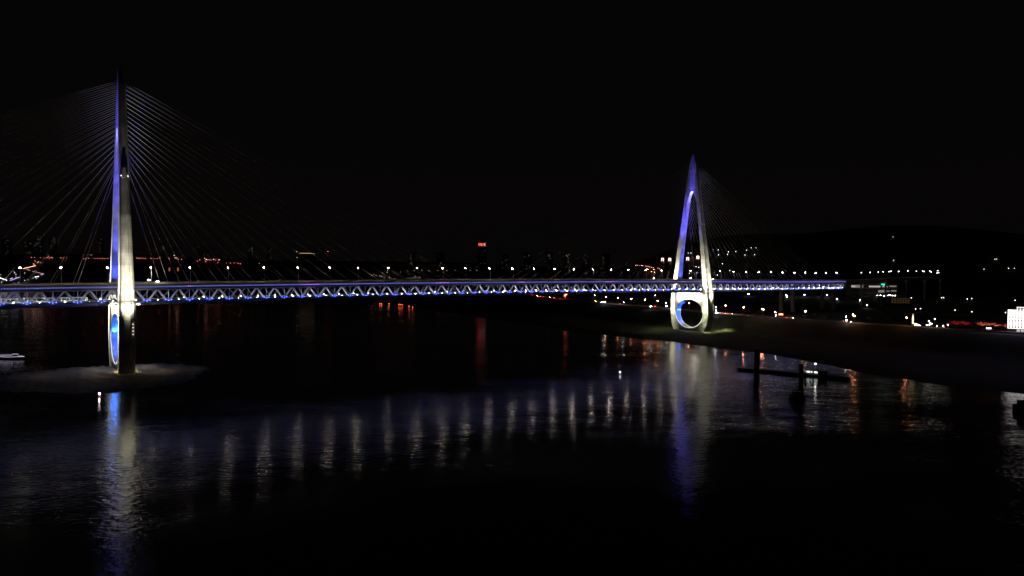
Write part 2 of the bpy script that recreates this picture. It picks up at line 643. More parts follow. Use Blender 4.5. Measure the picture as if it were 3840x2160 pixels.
def truss(n0):
    mb = MB()
    o = -.6 if n0 < 18 else .6
    for s in NODES:
        z = zl(s)
        for sg in (-1, 1):
            s2 = s + sg * PAN / 2
            if s2 > S_END or s2 < S_BEG:
                continue
            mb.bar((s + sg * .9, n0, z - 10.95), (s2 - sg * .5, n0, zl(s2) - 2.72), 1.35 if n0 < 18 else .9, 1.1, up=(0, 1, 0))
        mb.bar((s, n0 + 2.2 * o, z - 11.0), (s + .4, n0 + 1.2 * o, z - 1.8), .34, .45)
        mb.box(s - 1.6, s + 1.6, n0 - .5, n0 + .5, z - 12.35, z - 11.52)     # gusset under the node
        mb.box(s - .2, s + .2, n0 - .75 if n0 < 18 else n0 + .6, n0 - .6 if n0 < 18 else n0 + .75, z - 13.9, z - 12.3)
    return mb.build("truss", "truss_paint" if n0 < 18 else "steel_dark", bridge)  # far plane takes a darker steel in place of its shade


truss(2.8)
truss(DW - 2.8)
mb = MB()
for s in NODES:
    z = zl(s)
    mb.box(s - .45, s + .45, 3.5, DW - 3.5, z - 13.0, z - 11.52)
    mb.box(s - .35, s + .35, 3.3, DW - 3.3, z - 1.5, z + .08)
mb.build("floor_beam", "steel", bridge)["kind"] = "stuff"


def railing(n0):
    mb = MB()
    s = S_BEG
    while s < S_END:
        z = zl(s)
        z2 = zl(s + 6)
        for h, t in ((.25, .12), (1.0, .07), (1.9, .14)):
            mb.bar((s, n0, z + 1.5 + h), (s + 6, n0, z2 + 1.5 + h), .1, t)
        mb.box(s - .12, s + .12, n0 - .1, n0 + .1, z + 1.5, z + 3.45)
        for k in range(1, 8):
            ss_ = s + k * .75
            mb.box(ss_ - .05, ss_ + .05, n0 - .04, n0 + .04, z + 1.55, z + 3.35)
        s += 6
    return mb.build("railing", "rail_metal", bridge)


# frosted panels added behind the balusters so lamplight brightens the railing
fm, fnt, fb = new_mat("frosted_panel")
fb.inputs["Base Color"].default_value = (.42, .36, .27, 1)
fb.inputs["Roughness"].default_value = .6
ftl = node(fnt, "ShaderNodeBsdfTranslucent")
ftl.inputs["Color"].default_value = (.80, .70, .52, 1)
fmx = node(fnt, "ShaderNodeMixShader")
fmx.inputs[0].default_value = .75
fnt.links.new(fb.outputs[0], fmx.inputs[1])
fnt.links.new(ftl.outputs[0], fmx.inputs[2])
fnt.links.new(fmx.outputs[0], fnt.nodes["Material Output"].inputs["Surface"])
mb = MB()
s = S_BEG
while s < S_END:
    mb.add([(s + .1, .47, zl(s) + 1.7), (s + 5.9, .47, zl(s + 6) + 1.7), (s + 5.9, .47, zl(s + 6) + 3.3), (s + .1, .47, zl(s) + 3.3)], [(0, 1, 2, 3)])
    s += 6
mb.build("lamplight_panel", "frosted_panel", bridge)["kind"] = "stuff"
railing(.35)
railing(DW - .35)
mb = MB()
for n0 in (5.0, 18.3, 18.9, DW - 5.0):
    s = S_BEG
    while s < S_END:
        mb.bar((s, n0, zl(s) + 2.0), (s + 12, n0, zl(s + 12) + 2.0), .3, .9)
        s += 12
mb.build("crash_barrier", "facade_pale", bridge)

# --- edge lights: one bulb every 1.55 m along the near fascia
bulb = {}


def light_mesh(key, mat, r, sz=1.0, sub=1):
    if key not in bulb:
        m_ = MB()
        m_.ball((0, 0, 0), r, sub, sz)
        me = bpy.data.meshes.new(key)
        me.from_pydata(m_.v, [], m_.f)
        me.materials.append(mat)
        bulb[key] = me
    return bulb[key]


def bulbs(name, key, pts, keep, mat, r, sz=1.0):
    """pts: local positions; those in keep become parts of their own, the rest one part"""
    rest = MB()
    for i, p in enumerate(pts):
        if i in keep:
            o = bpy.data.objects.new(name, light_mesh(key, mat, r, sz))
            o.location = p
            o.parent = bridge
            col.objects.link(o)
        else:
            rest.ball(p, r, 1, sz)
    if rest.v:
        rest.build(name, mat, bridge)["kind"] = "stuff"


LED_A, LED_V, LED_B = [], [], []
s = -150.0
i = 0
while s < S_END - 1:
    k = sin(s / 19.0) + sin(s / 7.3 + 1) * .6
    p = (s, -.42, zl(s) + .0)
    if s > 700:
        (LED_B if k > -1.0 else LED_A).append(p)
    elif k > 1.15 and s > 25:
        LED_V.append(p)
    else:
        LED_A.append(p)
    s += 1.55


def nearest(pts, m, lo=-74):
    idx = [i for i, p in enumerate(pts) if p[0] > lo]
    idx.sort(key=lambda i: pts[i][0])
    return set(idx[:m])


bulbs("edge_light", "edge_bulb", LED_A, nearest(LED_A, 92), EDGE, .21)
bulbs("edge_light", "edge_bulb_v", LED_V, nearest(LED_V, 8), EDGE_V, .27)
bulbs("edge_light", "edge_bulb_b", LED_B, set(), EDGE_B, .25)
sweep([(-.05, -.55), (-.05, -.67), (-.14, -.67), (-.14, -.55)], -150, S_END, "added_wash_strip", WASH)  # glow strip added to tint the fascia blue under the bulbs

B1, B2, W1, W2 = [], [], [], []
for s in NODES:
    if s < -120:
        continue
    z = zl(s)
    B1 += [(s - 2.1, .2, z - 10.45), (s + 2.1, .2, z - 10.45), (s, .0, z - 11.15)]
    if s > 480:
        B2 += [(s + 1.2, DW - 4.6, z - 10.2)]
    W1.append((s + PAN / 2, 1.45, z - 10.3))
    W2.append((s + 2.6, DW - 4.2, z - 10.1))
mb = MB()
for s in NODES:
    if s > -120:
        z = zl(s)
        for d_ in (-2.1, 2.1):
            mb.box(s + d_ - .7, s + d_ + .7, -.28, -.22, z - 10.95, z - 10.46)
            mb.box(s + d_ - .7, s + d_ + .7, -.22, .6, z - 10.95, z - 10.88)
        mb.box(s - .7, s + .7, -.48, -.42, z - 11.6, z - 11.16)
        mb.box(s - .7, s + .7, -.42, .6, z - 11.6, z - 11.53)
mb.build("added_lamp_shield", "steel_dark", bridge)["kind"] = "stuff"  # shields added to keep the node lamps out of the water's reflection
sweep([(.62, -11.02), (.62, -10.22), (.72, -10.22), (.72, -11.02)], S_BEG, S_END, "walkway_kerb", "steel")
sweep([(DW - .72, -11.02), (DW - .72, -10.34), (DW - .62, -10.34), (DW - .62, -11.02)], S_BEG, S_END, "walkway_kerb", "steel")
bulbs("node_light", "node_bulb", B1 + B2, nearest(B1, 99), NODE_BLUE, .22)
bulbs("walkway_light", "walk_bulb", W1, nearest(W1, 70), NODE_WHITE, .29)
bulbs("walkway_light", "walk_bulb_b", W2, nearest(W2, 30), NODE_DIM, .26)

# --- pylons
ZV = [-4, 3, 5, 6, 8, 11, 15, 20, 24, 29, 34, 38, 40, 42, 43, 43.8, 48, 53.2, 53.3, 54.2, 56, 58.5, 62, 66, 75, 90, 105, 121, 138, 156, 165, 175, 182, 187, 190, 191.5, 192, 200, 212, 227, 236, 241.5, 242]
_A = ([-4, 3, 11, 24, 40, 53, 66, 90, 121, 138, 156, 175, 192, 212, 227, 242], [26.0, 27.6, 30.6, 32.6, 33.0, 32.3, 29.9, 26.4, 22.2, 19.3, 16.5, 14.0, 11.6, 8.6, 6.2, 2.2])
_BB = ([53.3, 54.2, 56, 58.5, 62, 66, 75, 90, 105, 121, 138, 156, 165, 175, 182, 187, 190, 191.5, 192], [15.0, 17.4, 19.3, 20.2, 20.7, 20.7, 20.0, 18.6, 16.9, 15.4, 12.9, 10.5, 9.3, 7.7, 6.0, 4.3, 2.7, 1.4, 0])
_L = ([-4, 24, 53, 66, 100, 150, 200, 242], [10.4, 11.2, 10.8, 9.6, 8.2, 6.5, 5.2, 4.2])
HZ0, HZ1, HW = 5.0, 43.8, 22.6


def smooth_interp(z, X, Y):
    return float(np.interp(z, X, Y))


def half_hole(z):
    if HZ0 < z < HZ1:
        c, r = (HZ0 + HZ1) / 2, (HZ1 - HZ0) / 2
        return HW * sqrt(max(0, 1 - ((z - c) / r) ** 2))
    return 0.0


def pylon(s0, ztop, near):
    nc = DW / 2

    def zmap(z):
        return z if z <= 66 else 66 + (z - 66) * (ztop - 66) / (242 - 66)

    zs = sorted(set(ZV + list(np.linspace(HZ0, HZ0 + 3, 9)) + list(np.linspace(HZ1 - 3, HZ1, 9)) + list(np.arange(8, 42, 2.0)) + list(np.arange(60, 190, 6.0)) + list(np.linspace(184, 192, 9))))
    slices = []
    for z in zs:
        a, L = smooth_interp(z, *_A), smooth_interp(z, *_L)
        h = L / 2
        if z < 53.25:
            b, web, c = half_hole(z), h - 1.0, a - 9.4
            b = min(b, c - .05)
        elif z <= 192:
            b = smooth_interp(z, *_BB)
            web, c = h, None
        else:
            b, web, c = 0.0, h - .5, None
        if c is None:
            c = b + (a - b) * .35
            web = h if z <= 192 else h
        g = .75 * ss(8, 26, np.array(z)) if z < 60 else .75 * (1 - ss(150, 200, np.array(z)))
        g = float(g)
        e = min(1.0, .18 * L)
        P = [(b, -web), (c, -web), (c + .02, -h), (a - .8, -h), (a, -h + e), (a, -h * .42), (a - g, -h * .34), (a - g, h * .34), (a, h * .42), (a, h - e), (a - .8, h), (c + .02, h), (c, web), (b, web)]
        slices.append((zmap(z), b, P))
    mb = MB()
    K = 14
    for sd in (-1, 1):
        base = len(mb.v)
        for z, b, P in slices:
            mb.v += [(s0 + q, nc + sd * p, z) for p, q in P]
        for i in range(len(slices) - 1):
            o0, o1 = base + i * K, base + (i + 1) * K
            for j in range(K):
                j2 = (j + 1) % K
                if j == K - 1 and slices[i][1] < .01 and slices[i + 1][1] < .01:
                    continue
                q = (o0 + j, o0 + j2, o1 + j2, o1 + j)
                mb.f.append(q if sd > 0 else q[::-1])
        t = tuple(base + (len(slices) - 1) * K + j for j in range(K))
        mb.f.append(t if sd > 0 else t[::-1])
    py = mb.build("pylon", "concrete", bridge)
    tag(py, "near pylon standing on the sand island" if near else "far pylon standing on the grassy bank")
    bm = bmesh.new()
    bm.from_mesh(py.data)
    bmesh.ops.recalc_face_normals(bm, faces=bm.faces)
    bm.to_mesh(py.data)
    bm.free()

    # rim light strips round the lower half of the hole, both faces
    zc, rz = (HZ0 + HZ1) / 2, (HZ1 - HZ0) / 2
    for sg in (-1, 1):
        mb = MB()
        a0, a1 = (168, 372) if near else (172, 385)
        pts = []
        for k in range(49):
            t = radians(a0 + (a1 - a0) * k / 48)
            z = zc + (rz - .1) * sin(t)
            q = s0 + sg * (smooth_interp(z, *_L) / 2 - 1.0 + .16)
            pts.append((q, nc - (HW + .28) * cos(t), z - .0))
        for p, q in zip(pts[:-1], pts[1:]):
            mb.bar(p, q, .35 if near else .5, .34 if near else .5, up=(1, 0, 0))
        mb.build("rim_light", RIM, py)
    # three blue lamps on the wall of the hole, each leg
    for sd in (-1, 1):
        z = 28.5
        for k in (-2.6, 0, 2.6):
            hb = half_hole(z)
            m_ = MB()
            m_.ball((s0 + k, nc + sd * (hb - 1.0), z), .42, 1)
            m_.build("hole_lamp", HOLE_BLUE if near else HOLE_BLUE_FAR, py)
        mb = MB()
        mb.box(s0 - 3.6, s0 + 3.6, nc + sd * (half_hole(z) - .3) - .35, nc + sd * (half_hole(z) - .3) + .35, z - .75, z - .5)
        mb.build("lamp_bracket", "steel_dark", py)
        for z_, p_ in ((11, 1.3), (18, 1.1), (25, .9), (32, .9), (38.5, 1.2)):
            hb = half_hole(z_)
            spot("hole_flood", (s0, nc - sd * (HW - 2), 27), (s0, nc + sd * hb, z_), (3.6e5 if near else 6.5e5) * p_, 13, 1.0, (.002, .045, 1.0), py, .8)

    # service platforms round the legs at lower-deck level
    for sd in (-1, 1):
        zp = 54.0 if near else 53.6
        a = smooth_interp(54, *_A)
        L = smooth_interp(54, *_L)
        n_in, n_out = nc + sd * (a - 10.6), nc + sd * (a + 2.0)
        lo, hi = min(n_in, n_out), max(n_in, n_out)
        mb = MB()
        q = L / 2 + 2.0
        for (x0, x1, y0, y1) in ((s0 - q, s0 + q, n_out - 1.0 if sd > 0 else n_out, n_out if sd > 0 else n_out + 1.0), (s0 - q, s0 - q + 1.0, lo, hi), (s0 + q - 1.0, s0 + q, lo, hi)):
            mb.box(x0, x1, min(y0, y1), max(y0, y1), zp - .3, zp)
        mb.bar((s0 - q, n_out, zp + 1.1), (s0 + q, n_out, zp + 1.1), .12, .12)
        k = -q
        while k <= q:
            mb.box(s0 + k - .06, s0 + k + .06, n_out - .06, n_out + .06, zp, zp + 1.1)
            k += q / 6
        mb.build("service_platform", "steel_dark", py)

        # floodlights: beams up and down each leg face
        warm = (1.0, .93, .72) if near else (1.0, .94, .74)
        green = (1.0, .97, .66)

        def flood(p, beams):
            m2 = MB()
            m2.box(p[0] - .5, p[0] + .5, p[1] - .4, p[1] + .4, p[2] - .35, p[2] + .35)
            m2.build("floodlight", "dark_paint", py)
            for tgt, pw, an, cl in beams:
                spot("flood_beam", (p[0], p[1], p[2] + (.6 if tgt[2] > p[2] else -.6)), tgt, pw, an, 1.0, cl, py, .35)

        K = LEVEL
        KF = 1.0 if near else 1.7
        out = nc + sd * (a + 5.2)
        fa = nc + sd * (a - .4)
        for k in (-2.4, 2.4):
            flood((s0 + k, out - sd * 1.6, zp + .9), [
                ((s0 + k * .8, fa, zp + 2.6), 2.4e3 * K, 125, warm),
                ((s0 + k * .6, fa - sd * 1.0, zp + 10), 1.3e4 * K, 66, warm),
                ((s0 + k * .5, fa - sd * 3.5, zp + 28), 7.5e4 * K, 38, warm),
                ((s0 + k * .4, fa - sd * 8.5, zp + 62), 1.2e5 * K, 24, warm)])
            flood((s0 + k, out - sd * 1.6, zp - 1.3), [
                ((s0 + k * .8, fa, zp - 3), 2.6e3 * K, 125, warm),
                ((s0 + k * .6, fa, zp - 7), 1.2e4 * K, 56, green)])
        for sg in (-1, 1):
            sx = s0 + sg * (L / 2 + 4.2)
            sf = s0 + sg * (L / 2 - .3)
            mid = nc + sd * (a - 4.8)
            flood((sx, mid, zp + .9), [
                ((sf, mid, zp + 3), 2.6e3 * K, 125, warm),
                ((sf, mid - sd * .6, zp + 10), 5.5e4 * K * KF, 66, warm),
                ((sf - sg * .6, mid - sd * 3.2, zp + 30), 3.2e5 * K * KF, 28, warm),
                ((sf - sg * 1.2, mid - sd * 6, zp + 42), 3.0e5 * K, 13, warm)])
            flood((sx, mid, zp - 1.3), [
                ((sf, mid, zp - 3), 3.0e3 * K, 125, warm),
                ((sf, mid, zp - 10), 3.6e4 * K * KF, 60, green),
                ((sf, mid, zp - 26), 1.9e5 * K * KF, 28, green),
                ((sf, mid, 6), 1.5e5 * K, 18, green)])
            # ground floods under the platform
            gf, gc = (1.7, (1.0, .80, .44)) if near else (30.0, (1.0, .98, .42))
            spot("ground_flood", (sx, mid, zp - 1.6), (s0 + sg * 17, mid + sd * 9, 1), 1.0e5 * GROUND * gf, 40, 1.0, gc, py, .4)
            spot("ground_flood", (sx, mid, zp - 1.6), (s0 + sg * 10, mid + sd * 3, 1), 8.0e4 * GROUND * gf, 26, 1.0, gc, py, .4)
            spot("ground_flood", (sx, mid, zp - 1.6), (s0 + sg * 34, mid - sd * 4, 1), 6.0e4 * GROUND * (.6 if near else .5), 50, 1.0, gc, py, .4)
            # washes over the web below the deck
            for q in (3, 10, 16.5):
                flood((s0 + sg * (L / 2 + 4.5), nc + sd * q, zp - 2.0), [
                    ((s0 + sg * 4.2, nc + sd * q, zp - 4.5), 1.15e4 * K * KF, 130, warm),
                    ((s0 + sg * 4.2, nc + sd * (q + 1), 45), 1.6e4 * K * KF, 46, green)])
    # floods lying on the cross beam under the deck
    for sd in (-1, 1):
        for k in (-3, 3):
            spot("beam_flood", (s0 + k, nc + sd * 8, 56.0), (s0 + k * .6, nc + sd * 14.5, 54.0), 7e3 * LEVEL, 150, 1.0, (1.0, .93, .76), py, .5)
            m2 = MB()
            m2.box(s0 + k - .4, s0 + k + .4, nc + sd * 8 - .3, nc + sd * 8 + .3, 56.1, 56.6)
            m2.build("floodlight", "dark_paint", py)
    # blue floods
    zt = zmap(192)
    zd = zl(s0) + 3.0
    for sg in (-1, 1):
        for zt_, an, pw in ((186, 9.0, 1.15), (203, 7.0, 1.1), (220, 5.0, .55 if near else .9), (236, 4.0, .04 if near else .35)):
            spot("blue_flood", (s0 + sg * 42, nc, zd - .5), (s0, nc, zmap(zt_)), 1.5e6 * pw * BLUE, an, 1.0, (.085, .06, 1.0), py, .6)
        for k in (-1, 1):
            spot("blue_flood", (s0 + sg * 30, nc + k * 9, zd - .5), (s0, nc + k * 14.6, zmap(150)), 1.5e6 * (.38 if near else 1) * BLUE, 12, 1.0, (.09, .07, 1.0), py, .6)
            spot("blue_flood", (s0 + sg * 30, nc + k * 9, zd - .5), (s0, nc + k * 11.5, zmap(174)), 1.8e6 * (.42 if near else 1) * BLUE, 9, 1.0, (.085, .06, 1.0), py, .6)
        # inner faces of both legs
        spot("blue_flood", (s0, nc + sg * 9, zd - .8), (s0, nc + sg * 20.6, zd + 13), 2.6e4 * BLUE, 80, 1.0, (.07, .11, 1.0), py, .5)
        spot("blue_flood", (s0, nc + sg * 6, zd - .8), (s0, nc + sg * 16.5, zd + 55), (2.2e5 if near else 1.5e5) * BLUE, 38, 1.0, (.14, .15, 1.0), py, .5)
        spot("white_flood", (s0, nc + sg * 5, zd - .8), (s0, nc + sg * 10.5, zd + 88), .6e5 * BLUE, 24, 1.0, (.9, .85, 1.0), py, .5)
        spot("blue_flood", (s0 + sg * 1.5, nc, zd - .8), (s0, nc, zt), 9.0e5 * BLUE, 9, 1.0, (.16, .22, 1.0), py, .5)
        # warm floods for the stays
        for n0 in (1.0, DW - 1.0):
            spot("stay_flood", (s0 + sg * 16, n0, zd), (s0 + sg * 62, (n0 + nc) / 2, zd + 88), 1.6e5 * STAY, 74, 1.0, (1.0, .84, .66), py, .4)

    # small dark window slots up the head of the pylon
    for sg in (-1, 1):
        for k in range(9):
            z = zmap(195.5 + k * 2.5)
            L = smooth_interp(195.5 + k * 2.5, *_L)
            x = s0 + sg * (L / 2 + .02)
            m2 = MB()
            m2.box(min(x - .04, x + .04), max(x - .04, x + .04), nc - .45, nc + .45, z - .8, z + .8)
            m2.build("window_slot", "glass_dark", py)
    # two marker lamps on the river face and a vertical ladder with four lamps
    zm = zmap(152) if near else zmap(146)
    a = smooth_interp(150, *_A)
    for k in (-2.2, 2.2):
        m2 = MB()
        m2.ball((s0 + k, nc - a - .5, zm), .32, 1)
        m2.build("marker_lamp", LAMP_DIM, py)
    mb = MB()
    mb.box(s0 - 2.8, s0 + 2.8, nc - a - .55, nc - a + .5, zm - .8, zm - .5)
    mb.build("marker_shelf", "steel_dark", py)
    mb = MB()
    aa = 33.2
    for k in (1.9, 2.9):
        mb.bar((s0 + k, nc - aa - .35, 22.5), (s0 + k, nc - aa - .1, 44), .12, .12)
    z = 23.0
    while z < 43.5:
        mb.bar((s0 + 1.9, nc - aa - .3, z), (s0 + 2.9, nc - aa - .3, z), .08, .08)
        z += .6
    mb.box(s0 + .6, s0 + 4.0, nc - aa - 1.6, nc - aa - .1, 22.0, 22.3)
    mb.box(s0 - 5.5, s0 + 5.5, nc - aa - .5, nc - aa + .3, 21.4, 21.7)
    mb.build("ladder", "rail_metal", py)
    for z in (37.5, 35.0, 32.5, 30.0):
        m2 = MB()
        m2.ball((s0 + 3.2, nc - aa - .5, z), .22, 1)
        m2.build("ladder_lamp", LAMP_DIM, py)
    mb = MB()
    mb.box(s0 + 1.0, s0 + 3.0, nc - aa - .28, nc - aa + .2, 22.3, 26.6)
    mb.build("access_door", "rail_metal", py)
    return zmap


LEVEL, BLUE, STAY, GROUND = 1.1, 1.35, .17, .5
S_NEAR, S_FAR = 1.5, 684.0
zm_near = pylon(S_NEAR, 233.0, True)
zm_far = pylon(S_FAR, 241.0, False)

# --- stay cables
stays = []
for s0, zmap in ((S_NEAR, zm_near), (S_FAR, zm_far)):
    for sg in (-1, 1):
        for pl in (-1, 1):
            for k in range(20):
                zz = 160 + (229 - 160) * (k / 19.0) ** .92
                L, a = smooth_interp(zz, *_L), smooth_interp(zz, *_A)
                base = 1.35 if s0 < 300 else 1.35 + PAN * 46 - .0
                sk = (base if s0 < 300 else 689.05 - PAN / 3) + sg * PAN * (k + 2)
                stays.append(((s0 + sg * (L / 2 - .1), DW / 2 + pl * (a * .62), zmap(zz)), (sk, .55 if pl < 0 else DW - .55, zl(sk) + 2.3), k, sg, s0, pl))
stays.sort(key=lambda t: (t[4] > 300, t[4] < 300 and t[1][0] < -110, t[5], t[2]))
rest = MB()
for i, (p, q, k, sg, s0, pl) in enumerate(stays):
    r = .085
    if i < 100:
        m_ = MB()
        m_.tube(p, q, r, r, 5, False)
        m_.build("stay_cable", "cable_sheath", bridge)
    else:
        rest.tube(p, q, r, r, 5, False)
rest.build("stay_cable", "cable_sheath", bridge)["kind"] = "stuff"
mb = MB()
for p, q, k, sg, s0, pl in stays:
    d = (Vector(p) - Vector(q)).normalized()
    mb.tube(Vector(q) - Vector((0, 0, .9)) - d * .2, Vector(q) + d * 1.5, .34, .26, 7)
    mb.tube(Vector(q) + d * 1.5, Vector(q) + d * min(20.0, 10.5 / max(d.z, .2)), .15, .13, 6)     # guard pipe, drawn long and pale to suggest lamplit cable ends
mb.build("stay_anchor", "truss_paint", bridge)["kind"] = "stuff"

# --- piers on the far bank
for sp in (918, 1040):
    for n0 in (8.5, DW - 8.5):
        p = W(sp, n0, 0)
        zg = gz(p.x, p.y) - 1
        zt = zl(sp) - 13.95
        mb = MB()
        mb.box(sp - 2.2, sp + 2.2, n0 - 2.6, n0 + 2.6, zg, zt - 2)
        mb.box(sp - 2.8, sp + 2.8, n0 - 4.2, n0 + 4.2, zt - 2, zt - .02)
        mb.build("pier", "concrete", bridge)
mb = MB()
mb.box(S_END + .3, S_END + 5, 0, DW, zl(S_END) - 14, zl(S_END) - 1.9)
mb.build("end_wall", "concrete", bridge)

# ---------------------------------------------------------------- street lamps on the bridge deck
def lamp_proto(h, reach, double=False, head=LAMP_WARM, size=1.0):
    r = empty("street_lamp")
    mb = MB()
    mb.tube((0, 0, 0), (0, 0, h - .6), .22 * size, .15 * size, 8)
    mb.tube((0, 0, 0), (0, 0, .5), .28 * size, .26 * size, 8)
    mb.build("pole", "pole_metal", r)
    for sg in ((1, -1) if double else (1,)):
        mb = MB()
        pts = [(0, 0, h - .65), (sg * reach * .3, 0, h - .12), (sg * reach * .75, 0, h + .1), (sg * reach, 0, h + .12)]
        for a, b in zip(pts[:-1], pts[1:]):
            mb.tube(a, b, .09 * size, .08 * size, 6)
        mb.build("arm", "pole_metal", r)
        mb = MB()
        x = sg * (reach + .35)
        mb.ball((x, 0, h), .52 * size, 1, .5)
        mb.build("lamp_head", head, r)
    return r


LAMP_S = [-62, -38, -9, 20, 48, 77, 106, 135, 164, 191, 222, 253, 282, 309, 339, 369, 399, 429, 458, 488, 518, 548, 579, 609, 638, 667, 698, 731, 762, 793, 824, 854, 886, 919, 949, 980, 1012, 1046]
proto = lamp_proto(13.0, 1.6)
r_, l_, f_ = 0, 0, 0
used = False
gname = "street lamps along the near edge of the bridge deck"
for s in LAMP_S:
    o = copy_tree(proto) if used else proto
    used = True
    o.location = W(s, 5.6, zl(s) + 1.5)
    o.rotation_euler = (0, 0, BA + radians(90))
    if s < 1:
        l_ = {-62: 3, -38: 2, -9: 1}[s]
        lab = f"warm-lit street lamp on the bridge deck, {nth(l_)} to the left of the near pylon"
    elif s < 684:
        r_ += 1
        lab = f"lit street lamp on the deck between the pylons, {nth(r_)} right of the near one"
    else:
        f_ += 1
        lab = f"lit street lamp on the deck beyond the far pylon, {nth(f_)} to its right"
    tag(o, lab, "street lamp", gname)
proto2 = lamp_proto(12.0, 1.6, head="facade_pale")
used = False
k_ = 0
for s in [x + 12 for x in LAMP_S if x > 480 and x < 1000]:
    o = copy_tree(proto2) if used else proto2
    used = True
    k_ += 1
    o.location = W(s, DW - 5.6, zl(s) + 1.5)
    o.rotation_euler = (0, 0, BA - radians(90))
    tag(o, f"unlit street lamp along the far deck edge, {nth(k_)} from the left", "street lamp", "unlit street lamps along the far edge of the deck")

# floodlight masts on the deck beside the pylons
FM = [(558, 1050, 30, "nearer the pylon leg, beyond the road"), (591, 1056, 4.2, "by the near railing right of the near pylon"),
      (2452, 1044, 8, "left of the far pylon"), (2590, 1043, 14, "between the legs of the far pylon"),
      (2673, 1047, 4.2, "just right of the far pylon by the near railing")]
for px, py, n0, wh in FM:
    s = s_at(px, n0)
    r = empty("floodlight_mast", W(s, n0, zl(s) + 1.5), BA + (radians(90) if px < 1000 else 0))
    hd = max(1.5, at(px, py, 1).z and ((W(s, n0, 0) - CAM).to_2d().length))
    d = ray(px, py)
    zz = CAM_Z + d.z * (hd / d.to_2d().length)
    hh = max(1.8, zz - (zl(s) + 1.5))
    mb = MB()
    mb.tube((0, 0, 0), (0, 0, hh - .5), .1, .08, 7)
    mb.build("post", "pole_metal", r)
    mb = MB()
    mb.box(-.4, .4, -1.0, 1.0, hh - .55, hh - .35)
    mb.build("bracket", "dark_paint", r)
    mb = MB()
    mb.ball((0, -.5, hh), .42, 1)
    mb.ball((0, .5, hh + .1), .42, 1)
    mb.build("lens", FLOOD, r)
    tag(r, f"bright white floodlight post {wh}", "floodlight", "floodlight masts on the bridge deck")


# ---------------------------------------------------------------- vehicles
def car_proto(paint, name="car"):
    """4.5 m saloon, nose at +x"""
    r = empty(name)
    prof = [(-2.2, .35), (-2.25, .85), (-1.9, .98), (-1.35, 1.42), (.35, 1.45), (1.05, 1.0), (2.0, .88), (2.25, .65), (2.2, .35)]
    mb = MB()
    n = len(prof)
    vs = [(x, -.87 + (.14 if z > 1.2 else 0), z) for x, z in prof] + [(x, .87 - (.14 if z > 1.2 else 0), z) for x, z in prof]
    mb.add(vs, [tuple(range(n)), tuple(range(n, 2 * n))[::-1]] + [(i, (i + 1) % n, n + (i + 1) % n, n + i)[::-1] for i in range(n)])
    mb.build("body", paint, r)
    mb = MB()
    for sy in (-1, 1):
        y = .80 * sy
        mb.add([(-1.5, y + .075 * sy, 1.02), (.8, y + .075 * sy, 1.02), (.3, y * .95, 1.38), (-1.25, y * .95, 1.38)], [(0, 1, 2, 3)])
    mb.build("window", "glass_dark", r)
    for sx in (-1.35, 1.35):
        for sy in (-.8, .8):
            mb = MB()
            mb.tube((sx, sy - .1, .33), (sx, sy + .1, .33), .33, .33, 10)
            mb.build("wheel", "rubber", r)
    for sy in (-.6, .6):
        mb = MB()
        mb.ball((2.22, sy, .68), .16, 1)
        mb.build("headlight", HEAD, r)
        mb = MB()
        mb.ball((-2.25, sy, .8), .13, 1)
        mb.build("taillight", TAIL, r)
    return r


HEAD = emit("headlight", (1.0, .94, .85), 110)
TAIL = emit("taillight", (1.0, .04, .02), 60)
HEAD_OFF = plain("headlight_off", (.5, .5, .5), .2)
cars = {k: car_proto(m) for k, m in (("white", "car_white"), ("grey", "car_grey"), ("red", "car_red"))}
cfirst = {k: True for k in cars}


def put_car(kind, loc, rz, label, group):
    o = cars[kind] if cfirst[kind] else copy_tree(cars[kind])
    cfirst[kind] = False
    o.location = loc
    o.rotation_euler = (0, 0, rz)
    tag(o, label, "car", group)
    return o


dk = [(20, 8, "white", 1), (150, 9, "grey", -1), (300, 9, "red", -1), (660, 26, "grey", 1), (790, 12, "red", -1), (890, 24, "white", 1), (1120, 11, "grey", 1), (1330, 9, "red", -1),
      (1480, 22, "white", 1), (1660, 10, "grey", -1), (2020, 24, "white", 1), (2105, 9, "white", 1), (2240, 9, "red", -1), (2350, 24, "white", 1), (2560, 9, "red", -1), (2775, 9, "red", -1), (2960, 12, "white", 1)]
for i, (px, n0, kd, dr) in enumerate(dk):
    s = s_at(px, n0)
    hd = "headlights" if dr < 0 else "tail lights"
    put_car(kd, W(s, n0, zl(s) + 1.53), BA + (pi if dr < 0 else 0), f"{kd} car driving on the upper bridge deck, {nth(i + 1)} vehicle from the left end", "cars on the bridge deck")

# bus
s = s_at(1547, 8.5)
bus = empty("bus", W(s, 8.5, zl(s) + 1.53), BA)
mb = MB()
mb.box(-6, 6, -1.25, 1.25, .45, 1.6)
mb.box(-5.9, 5.9, -1.2, 1.2, 1.6, 3.0)
mb.box(-6, 6, -1.25, 1.25, 2.75, 3.15)
mb.build("body", "car_grey", bus)
for k in range(5):
    mb = MB()
    mb.box(-5.4 + k * 2.2, -3.6 + k * 2.2, -1.24, -1.22, 1.7, 2.65)
    mb.build("window", "glass_dark", bus)
mb = MB()
mb.bar((-6, -1.3, 3.2), (6, -1.3, 3.2), .12, .12)
mb.build("roof_light", emit("bus_strip", (.8, .75, .6), .35), bus)
for sx in (-3.8, 3.8):
    for sy in (-1.1, 1.1):
        mb = MB()
        mb.tube((sx, sy - .15, .48), (sx, sy + .15, .48), .48, .48, 12)
        mb.build("wheel", "rubber", bus)
mb = MB()
mb.box(1.5, 5.2, -1.3, -1.26, 1.05, 1.3)
mb.build("side_light", emit("bus_side", (1.0, .72, .5), 3.0), bus)
tag(bus, "grey bus with a lit roof edge on the upper deck left of midspan", "bus")

